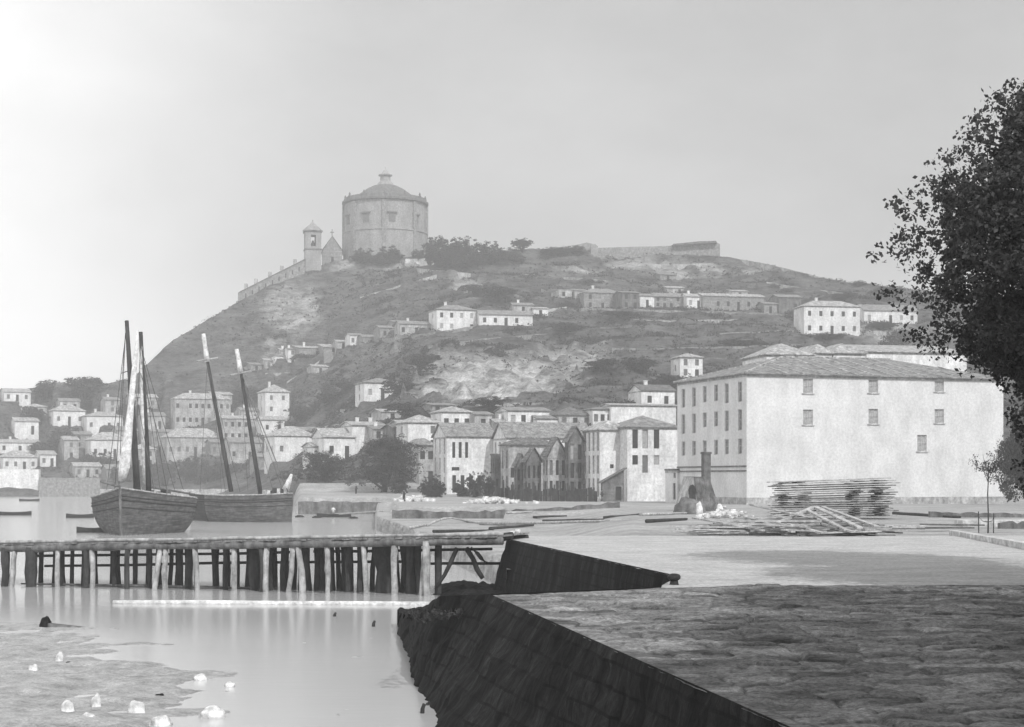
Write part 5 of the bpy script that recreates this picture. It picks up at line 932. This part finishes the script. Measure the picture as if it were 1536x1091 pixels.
# --- the big dark tree on the right: profile read as a body of revolution about its trunk
def big_tree():
    D0 = 51.0; ax = 1606; s_ = D0/F; tab = [(118, 30), (150, 110), (200, 175), (250, 210), (300, 250), (330, 276), (375, 256), (430, 252), (500, 228), (540, 180), (575, 120), (640, 80), (700, 68), (762, 58)]
    cent = []; rad = []; r = random.Random(5)
    for i in range(2400):
        y = r.uniform(125, 758); R0 = interp(y, tab)*(1+.12*math.sin(y*.05)); q = (r.random()**.5)*max(R0*.5, R0-62); a = r.uniform(0, 6.28)
        cent.append((math.cos(a)*q*s_, math.sin(a)*q*s_, (717-y)*s_+HC-2.66)); rad.append(r.uniform(.18, .42))
    V_, F_ = leaf_mesh(cent, rad, 60, .082, 1, aspect=.66)
    # outlying sprays, thin and ragged
    c2 = []; r2 = []
    for i in range(2600):
        y = r.uniform(124, 755); R0 = interp(y, tab)*(1+.1*math.sin(y*.09)); a = r.uniform(0, 6.28); q = max(R0*.5, R0-75)+(85 if y < 560 else 45)*r.random()**1.6; c2.append((math.cos(a)*q*s_, math.sin(a)*q*s_, (717-y)*s_+HC-2.66)); r2.append(r.uniform(.12, .4))
    V2, F2 = leaf_mesh(c2, r2, 12, .075, 1, aspect=.62); V_ = np.concatenate([V_, V2]); F_ = np.concatenate([F_, F2+len(V_)-len(V2)])
    T = thing('big_tree', 'huge dark leafy tree overhanging the right edge', 'tree', ((ax-CX)*s_, D0, 2.66)); cr_ = npmesh('crown', V_, F_, M['leaf_dark'], T)
    mb = MB(); mb.tube([(0, 0, -.3), (.05, 0, 1.2), (-.05, .05, 3.5), (.1, 0, 7), (0, 0, 11), (0, 0, 14)], [.5, .38, .32, .24, .12, .03], 12, .05)
    for i in range(34):
        z0 = 2.6+i*.34; a = i*2.4; y = 717-(z0+1.2-HC+2.66)/s_; Rr = interp(y, tab)*s_*.85; mb.tube([(0, 0, z0), (math.cos(a)*Rr*.5, math.sin(a)*Rr*.5, z0+.8), (math.cos(a)*Rr, math.sin(a)*Rr, z0+1.2)], [.1, .06, .015], 6)
    tk = mb.build('trunk', M['bark'], T, True); return T, cr_, tk
T, cr_, tk = big_tree()
for (x, y, sc, rz, lb) in [(15.2, 29, .95, 1.3, 'second tree of the quay row, right of the paving'), (12.9, 20.5, .95, 2.9, 'third tree of the quay row'), (10.2, 12, .95, 4.2, 'fourth tree of the quay row'), (8.6, 3, .95, 5.2, 'tree at the near end of the quay row'), (19.5, 24, 1, .5, 'tree set back behind the quay row'), (17, 13, 1, 2.2, 'second tree set back behind the quay row'), (18.2, 40, .95, 3.6, 'tree close in front of the big tree, just outside the paving')]:
    t = T.copy(); C.objects.link(t); t.location = (x, y, 2.66); t.rotation_euler = (0, 0, rz); t.scale = (sc, sc, sc); t['label'] = lb; t['group'] = 'tree row along the quay'
    for c in (cr_, tk): o = c.copy(); C.objects.link(o); o.parent = t
T['group'] = 'tree row along the quay'
# dark tree mass past the warehouse's right end
tree('dark tree standing past the right end of the warehouse', 1540, 762, 80, 190, d=188, meshes=unit_tree(31, 420, 50, .012, .05, 12, 'leaf_dark', .03))
# sapling
T = thing('sapling', 'thin young tree on bare trunk in front of the white warehouse', 'tree', ground_pt(1482, 92, .05)); s_ = 92/F
mb = MB(); mb.tube([(0, 0, -.2), (.02, 0, 1), (-.02, 0, 2.2), (.03, 0, 3.2), (0, 0, 4.2)], [.05, .04, .035, .03, .01], 8)
for i, (x, z_) in enumerate(((-.5, 4.1), (.5, 4.0), (-.25, 4.5), (.3, 4.4), (-.7, 3.9), (.7, 3.7))): mb.tube([(0, 0, 2.9+.1*i), (x*.6, .1*(-1)**i, (3+z_)/2+.2), (x, .15*(-1)**i, z_)], [.022, .015, .006], 5)
mb.build('trunk', M['bark'], T, True)
cent = [(rng.normal(0, .42), rng.normal(0, .4), 3.9+rng.normal(0, .32)) for _ in range(60)]
V_, F_ = leaf_mesh(cent, [.22]*60, 14, .045); npmesh('crown', V_, F_, M['leaf'], T)
MB().tube([(-.5, .1, -.1), (-.52, .1, 1.2)], .03, 6).tube([(.35, .1, -.1), (.36, .1, 1.1)], .03, 6).tube([(-.52, .1, .9), (-.3, .06, .65), (0, .05, .6), (.25, .06, .65), (.36, .1, .9)], .02, 6).build('guard', M['wood_dark'], T)
# --- scrub over the hillside
cent = []; rad = []; r = random.Random(9)
while len(cent) < 15000:
    u = r.uniform(-40, 1560); d = r.uniform(300, 640)
    j = int(np.searchsorted(DD, d)); i = int(np.searchsorted(UU, u)); z0 = gz(u, d); y = HY-(z0-HC)/d*F
    if z0 < 5 or y < interp(u, SKY)-2: continue
    k = RK[min(i, len(UU)-1), min(j, len(DD)-1)]; x = (u-CX)/F*d
    if r.random() < k*1.2: continue
    dn = noise.noise(Vector((x*.03, d*.03, 8)))+.5*noise.noise(Vector((x*.1, d*.1, 2)))
    if 860 < u < 1210 and 474 < y < 535: dn += .45      # overgrown fields
    if 640 < u < 860 and 405 < y < 450: dn += .3
    if (z0/4.2) % 1 < .4 and u > 560: dn += .3      # brambles along the terrace risers
    if dn < r.uniform(-.35, .3): continue
    s0 = r.uniform(.3, 1.2)*(1.2 if dn > .2 else .8); cent.append((x, d, z0+s0*.2)); rad.append(s0)
for _ in range(260):          # hedges and brambles in short runs along the contours
    u = r.uniform(380, 1500); d = r.uniform(330, 600); z0 = gz(u, d); y = HY-(z0-HC)/d*F
    if y < interp(u, SKY)-1 or y > 640: continue
    k = RK[min(int(np.searchsorted(UU, u)), len(UU)-1), min(int(np.searchsorted(DD, d)), len(DD)-1)]
    if k > .25: continue
    for q in range(r.randint(3, 16)):
        uu = u+q*2.2*r.uniform(.8, 1.2); dd = d+r.gauss(0, .5); s0 = r.uniform(.8, 1.7)
        for _ in range(3): cent.append(((uu-CX)/F*dd+r.gauss(0, .5), dd+r.gauss(0, .5), gz(uu, dd)+s0*.4)); rad.append(s0)
V_, F_ = leaf_mesh(cent, rad, 14, .26, .6); tag(npmesh('hillside_scrub', V_, F_, M['scrub']), 'low dark scrub spread over the hillside', 'scrub', kind='stuff')
# reeds of grass on rubble bank top
cent = []; rad = []
for _ in range(160):
    d = r.uniform(41.5, 46); x = r.uniform(-2.6, .2); cent.append((x, d, 2.25-.12*(d-41))); rad.append(.18)
V_, F_ = leaf_mesh(cent, rad, 14, .06, .8); tag(npmesh('weeds', V_, F_, M['leaf_dark']), 'tangled weeds on the rubble at the end of the quay', 'weeds', kind='stuff')
# ---------------------------------------------------------------- boats
def hull(T, L_, Bm, H0, Hb, Hs, m_, tr=.55, bow=1.15, bl=.26, be=.55):
    """bow at x=0, stern at x=L_; waterline z=0"""
    ns, nk = 28, 14; Vv = []
    for i in range(ns+1):
        t = i/ns; b = Bm/2*min(1, (t/bl)**be if t > 0 else 0)*(1-(1-tr)*sm(.62, 1, t)); zs = Hb*(1-t)**2+H0+Hs*t*t-.0; kz = -.6+.35*sm(.8, 1, t)
        row = []
        for j in range(nk+1):
            v = j/nk; z = kz+(zs-kz)*v; w_ = b*(1-(1-v)**2.6*(.35+.5*sm(.6, 1, t)))
            xx = t*L_-(bow*(v-.3)*(1-t)**3); row.append((xx, w_*(1+.0), z))
        Vv.append(row)
    V_ = []; F_ = []
    for sgn in (1, -1):
        b0 = len(V_)
        for row in Vv:
            for (x, y, z) in row: V_.append((x, sgn*y, z))
        for i in range(ns):
            for j in range(nk):
                q = (b0+i*(nk+1)+j, b0+(i+1)*(nk+1)+j, b0+(i+1)*(nk+1)+j+1, b0+i*(nk+1)+j+1); F_.append(q if sgn < 0 else q[::-1])
    for j in range(nk): a = ns*(nk+1)+j; c = (ns+1)*(nk+1)+a; F_.append((a, c, c+1, a+1))
    o = npmesh('hull', V_, F_, M[m_], T, True)
    mb = MB()
    top = [Vv[i][nk] for i in range(ns+1)]; dk = [(x, y*.97, z-.55) for x, y, z in top]
    mb.add([p for p in dk]+[(x, -y, z) for x, y, z in dk], [(i, i+1, ns+1+i+1, ns+1+i) for i in range(ns)]); mb.build('deck', M['deck'], T)
    for sgn in (1, -1):
        MB().tube([(x, sgn*(y+.02), z+.02) for x, y, z in top], .09, 6).build('gunwale', M['wood_pale'], T, True)
        for v in (9, 11, 12): MB().tube([(Vv[i][v][0], sgn*(Vv[i][v][1]+.02), Vv[i][v][2]) for i in range(ns+1)], .055 if v != 11 else .09, 6).build('wale', M['hull_dark'], T, True)
    MB().bar((-bow*.72, 0, H0+Hb+.25), (.28, 0, -.55), .22, .26).build('stem', M['wood_mid'], T)
    MB().box(L_+.02, L_+.5, -.06, .06, -.5, H0+Hs-.2).build('rudder', M['hull_dark'], T)
    return top
def rig(T, base, top_, r0, r1, name='mast', m_='wood_dark'):
    b, t = Vector(base), Vector(top_); MB().tube([b.lerp(t, k) for k in (0, .3, .6, .85, 1)], [r0, r0*.95, r0*.8, r1*1.1, r1], 10).build(name, M[m_], T, True)
def local(T, p):
    th = T.rotation_euler.z; v = Vector(p)-T.location; return Vector((v.x*math.cos(th)+v.y*math.sin(th), -v.x*math.sin(th)+v.y*math.cos(th), v.z))
# near boat: stem towards the camera, hull running away to the right
d = 158; p = P(181, 803, d); p.z = 0
T = thing('sailing_boat', 'near two-masted boat with one side lit and the other dark, furled pale sail', 'boat', p, R(90))
top = hull(T, 17, 10.8, 3.5, 1.2, -.3, 'hull', .5, .4, .55, .95)
for (ub, yb, ut, yt, dd, r0) in ((206, 738, 190, 481, 161, .34), (222, 738, 211, 498, 164, .36)):
    rig(T, local(T, P(ub, yb, dd)), local(T, P(ut, yt, dd)), r0, .2)
def line(T, u0, y0, d0_, u1, y1, d1_, r=.035, nm='stay', m_='rope'): MB().tube([local(T, P(u0, y0, d0_)), local(T, P(u1, y1, d1_))], r, 5).build(nm, M[m_], T)
# furled sail on its yard
pts = [local(T, P(u, y, 160)) for u, y in ((183, 722), (186, 700), (191, 660), (196, 610), (201, 560), (205, 520), (206, 495))]
MB().tube(pts, [.35, .62, .45, .32, .28, .2, .1], 10, .12).build('furled_sail', M['canvas'], T, True)
pts = [local(T, P(u, y, 162.5)) for u, y in ((216, 735), (214, 640), (212, 560), (212, 520))]; MB().tube(pts, [.2, .18, .14, .1], 8, .12).build('furled_sail', M['canvas'], T, True)
rig(T, local(T, P(150, 722, 159)), local(T, P(205, 738, 160)), .13, .09, 'bowsprit', 'wood_mid')
rig(T, local(T, P(222, 730, 164)), local(T, P(292, 742, 170)), .14, .1, 'boom', 'wood_mid')
for (a, b, c, dd) in ((188, 500, 178, 0), (188, 500, 172, 0), (191, 520, 231, 0), (211, 515, 240, 0), (211, 515, 250, 0), (211, 515, 200, 0), (190, 490, 160, 0), (211, 520, 275, 0), (211, 560, 262, 0)): line(T, a, b, 162, c, 735, 162)
line(T, 182, 560, 162, 204, 553, 162, .05, 'spar', 'wood_mid')
# clutter on deck
random.seed(3)
for k in range(6):
    u = 226+k*5; q = local(T, P(u, 742+random.uniform(-3, 2), 166)); MB().box(q.x-.3, q.x+.3, q.y-.3, q.y+.3, q.z-.8, q.z+random.uniform(.1, .5)).build('deck_gear', M[random.choice(['wood_mid', 'wood_dark', 'wood_pale'])], T)
# far pair
d = 206; p = P(438, 783, d); p.z = 0
T = thing('sailing_boat', 'far boat with two leaning masts and pale topmasts, seen broadside', 'boat', p, R(164))
hull(T, 11.5, 5.2, 3.3, .4, .2, 'hull', .7, .2)
for (ub, yb, ut, yt, dd, r0) in ((347, 738, 311, 541, 209, .3), (391, 742, 361, 556, 208, .3)): rig(T, local(T, P(ub, yb, dd)), local(T, P(ut, yt, dd)), r0, .2)
for (ub, yb, ut, yt, dd) in ((311, 543, 305, 501, 208.6), (361, 558, 355, 524, 207.6)): rig(T, local(T, P(ub, yb, dd)), local(T, P(ut, yt, dd)), .34, .26, 'topmast', 'canvas')
for (a, b, c, e, dd) in ((295, 542, 327, 537, 208), (345, 563, 377, 557, 207)): rig(T, local(T, P(a, b, dd)), local(T, P(c, e, dd)), .12, .12, 'crosstree', 'wood_pale')
rig(T, local(T, P(432, 738, 205)), local(T, P(362, 560, 208)), .08, .05, 'sprit', 'wood_mid')
for (a, b, c) in ((311, 545, 300), (311, 545, 338), (361, 560, 372), (361, 560, 410), (361, 560, 425), (311, 545, 360), (330, 700, 332)): line(T, a, b, 208, c, 738, 208, .03)
for k in range(7):
    q = local(T, P(398+k*5, 738, 205.6)); MB().box(q.x-.3, q.x+.3, q.y-.3, q.y+.3, q.z-.8, q.z+random.uniform(0, .6)).build('deck_gear', M[random.choice(['canvas', 'wood_dark', 'wood_pale'])], T)
q = local(T, P(428, 735, 205.4)); MB().tube([q, q+Vector((-.5, 0, 1.1)), q+Vector((-.9, 0, 2.0))], [.45, .3, .16], 8, .25).build('bundled_sail', M['canvas'], T, True)
p = P(286, 784, 214); p.z = 0
T = thing('sailing_boat', 'dark hulled mastless barge moored between the two masted boats', 'boat', p, R(8)); hull(T, 9.5, 4.4, 3.3, .3, .1, 'hull_dark', .8, .2)
# skiffs
def skiff(label, u, y, l_, ang):
    d = HC*F/(y-HY); p = P(u, y, d); p.z = 0; T = thing('rowing_boat', label, 'rowing boat', p, ang); V_ = []; F_ = []; n = 10
    mb = MB()
    for i in range(n+1):
        t = i/n*2-1; b = .65*(1-abs(t)**2.4)*(l_/5); z1 = .45+.18*t*t
        V_ += [(t*l_/2, -b, z1), (t*l_/2, -b*.6, -.1), (t*l_/2, b*.6, -.1), (t*l_/2, b, z1)]
    for i in range(n):
        for j in range(3): a = i*4+j; F_ += [(a, a+4, a+5, a+1)]
    npmesh('hull', V_, F_, M['hull_dark'], T, True)
    for x in (-l_*.2, l_*.15): MB().box(x-.12, x+.12, -.5*(l_/5), .5*(l_/5), .25, .3).build('thwart', M['wood_mid'], T)
    MB().tube([(-l_/2, 0, .62)]+[((i/n*2-1)*l_/2, .65*(1-abs(i/n*2-1)**2.4)*(l_/5), .45+.18*(i/n*2-1)**2) for i in range(1, n)]+[(l_/2, 0, .62)], .04, 5).build('gunwale', M['wood_mid'], T)
    return T, d
skiff('small dark rowing boat left of the near boat', 120, 777, 4, 0)
skiff('low dark rowing boat farther out at the left edge', 18, 773, 6, 0)
skiff('dark dinghy tucked against the near boat on its left', 140, 799, 3.4, .3)
skiff('distant rowing boat in the pale water upper left', 44, 752, 5, 0)
skiff('little rowing boat with a person aboard off the dark quay', 501, 776, 5, .1)
skiff('tiny dark dinghy right of the far boats', 455, 762, 4, .1)
for k, u in enumerate((450, 475, 530)): rock('water_rock', ['small dark rock awash nearest the far boat', 'small dark rock awash left of the manned rowing boat', 'small dark rock awash right of the manned rowing boat'][k], 'rock', (lambda d: Vector(((u-CX)/F*d, d, .05)))(HC*F/(776+k-HY)), .5, M['rubble'], None, (1.4, .8, .5), k)
# ---------------------------------------------------------------- people
def person(label, p, rz, hgt=1.7, pose='stand', coat='cloth_dark', legs='cloth_dark', arm=(0, 0)):
    T = thing('person', label, 'person', p, rz); k = hgt/1.7
    me = bpy.data.meshes.new('body'); st = .13
    J = [(0, 0, .95), (0, 0, 1.2), (0, 0, 1.42), (0, 0, 1.5), (0, -.02, 1.6), (0, -.01, 1.68), (-.09, 0, .9), (-.1, -.06*st*5, .5), (-.11, .0, .07), (-.11, -.15, .04), (.09, 0, .9), (.1, .02, .5), (.12, .06, .07), (.12, -.1, .04),
         (-.19, 0, 1.4), (-.26, -.05-arm[0], 1.13), (-.24, -.18-arm[0], .92+arm[0]), (.19, 0, 1.4), (.26, -.03-arm[1], 1.13), (.25, -.14-arm[1], .9+arm[1])]
    E = [(0, 1), (1, 2), (2, 3), (3, 4), (4, 5), (0, 6), (6, 7), (7, 8), (8, 9), (0, 10), (10, 11), (11, 12), (12, 13), (2, 14), (14, 15), (15, 16), (2, 17), (17, 18), (18, 19)]
    rd = [.14, .13, .13, .055, .09, .07, .09, .065, .045, .035, .09, .065, .045, .035, .065, .045, .035, .065, .045, .035]
    me.from_pydata([tuple(Vector(j)*k) for j in J], E, []); me.materials.append(M['skin']); o = bpy.data.objects.new('body', me); C.objects.link(o); o.parent = T
    md = o.modifiers.new('s', 'SKIN'); sv = me.skin_vertices[0].data
    for i, r_ in enumerate(rd): sv[i].radius = (r_*k, r_*k); 
    sv[0].use_root = True; o.modifiers.new('u', 'SUBSURF').levels = 1
    MB().lathe([(.13*k, .72*k), (.2*k, .8*k), (.175*k, 1.0*k), (.2*k, 1.3*k), (.19*k, 1.42*k), (.08*k, 1.5*k)], 14).build('coat', M[coat], T, True)
    for sx, dy in ((-.1, -.02), (.1, .02)): MB().tube([(sx*k, 0, .85*k), (sx*1.05*k, dy*k, .5*k), (sx*1.15*k, dy*2*k, .1*k)], [.12*k, .095*k, .08*k], 10).build('trouser_leg', M[legs], T, True)
    for sx, a in ((-.19, arm[0]), (.19, arm[1])): MB().tube([(sx*k, 0, 1.4*k), (sx*1.37*k, (-.04-a)*k, 1.13*k), (sx*1.3*k, (-.15-a)*k, (.95+a)*k)], [.08*k, .062*k, .05*k], 8).build('sleeve', M[coat], T, True)
    MB().lathe([(.16*k, 1.655*k), (.16*k, 1.67*k), (.1*k, 1.675*k), (.09*k, 1.76*k), (0, 1.775*k)], 14).build('hat', M['cloth_dark'], T, True)
    return T
person('person in dark clothes and hat standing before the white house beside the lean-to', ground_pt(903, 231), .3, 1.72, coat='cloth_dark', legs='cloth_mid')
person('person in dark clothes standing among the pale stones near the round tree', ground_pt(606, 232), -.5, 1.75, arm=(.15, 0))
person('small distant person in dark coat standing left of the round tree trunk', ground_pt(534, 275), .8, 1.6)
d = HC*F/(776-HY); person('person in pale shirt standing in the little rowing boat', Vector(((500-CX)/F*d, d, -.02)), .2, 1.6, coat='cloth_pale', legs='cloth_mid', arm=(.2, .2))
# ---------------------------------------------------------------- haze: one closed box of even air
HZ = .0006
m = bpy.data.materials.new('haze'); m.use_nodes = True; n = m.node_tree.nodes; n.remove(n['Principled BSDF'])
pv = n.new('ShaderNodeVolumePrincipled'); pv.inputs['Color'].default_value = (.95, .95, .95, 1); pv.inputs['Density'].default_value = HZ; pv.inputs['Anisotropy'].default_value = .0
m.node_tree.links.new(pv.outputs[0], n['Material Output'].inputs['Volume'])
tag(MB().box(-1000, 1000, -70, 1560, -4.5, 170).build('haze', m), kind='stuff')
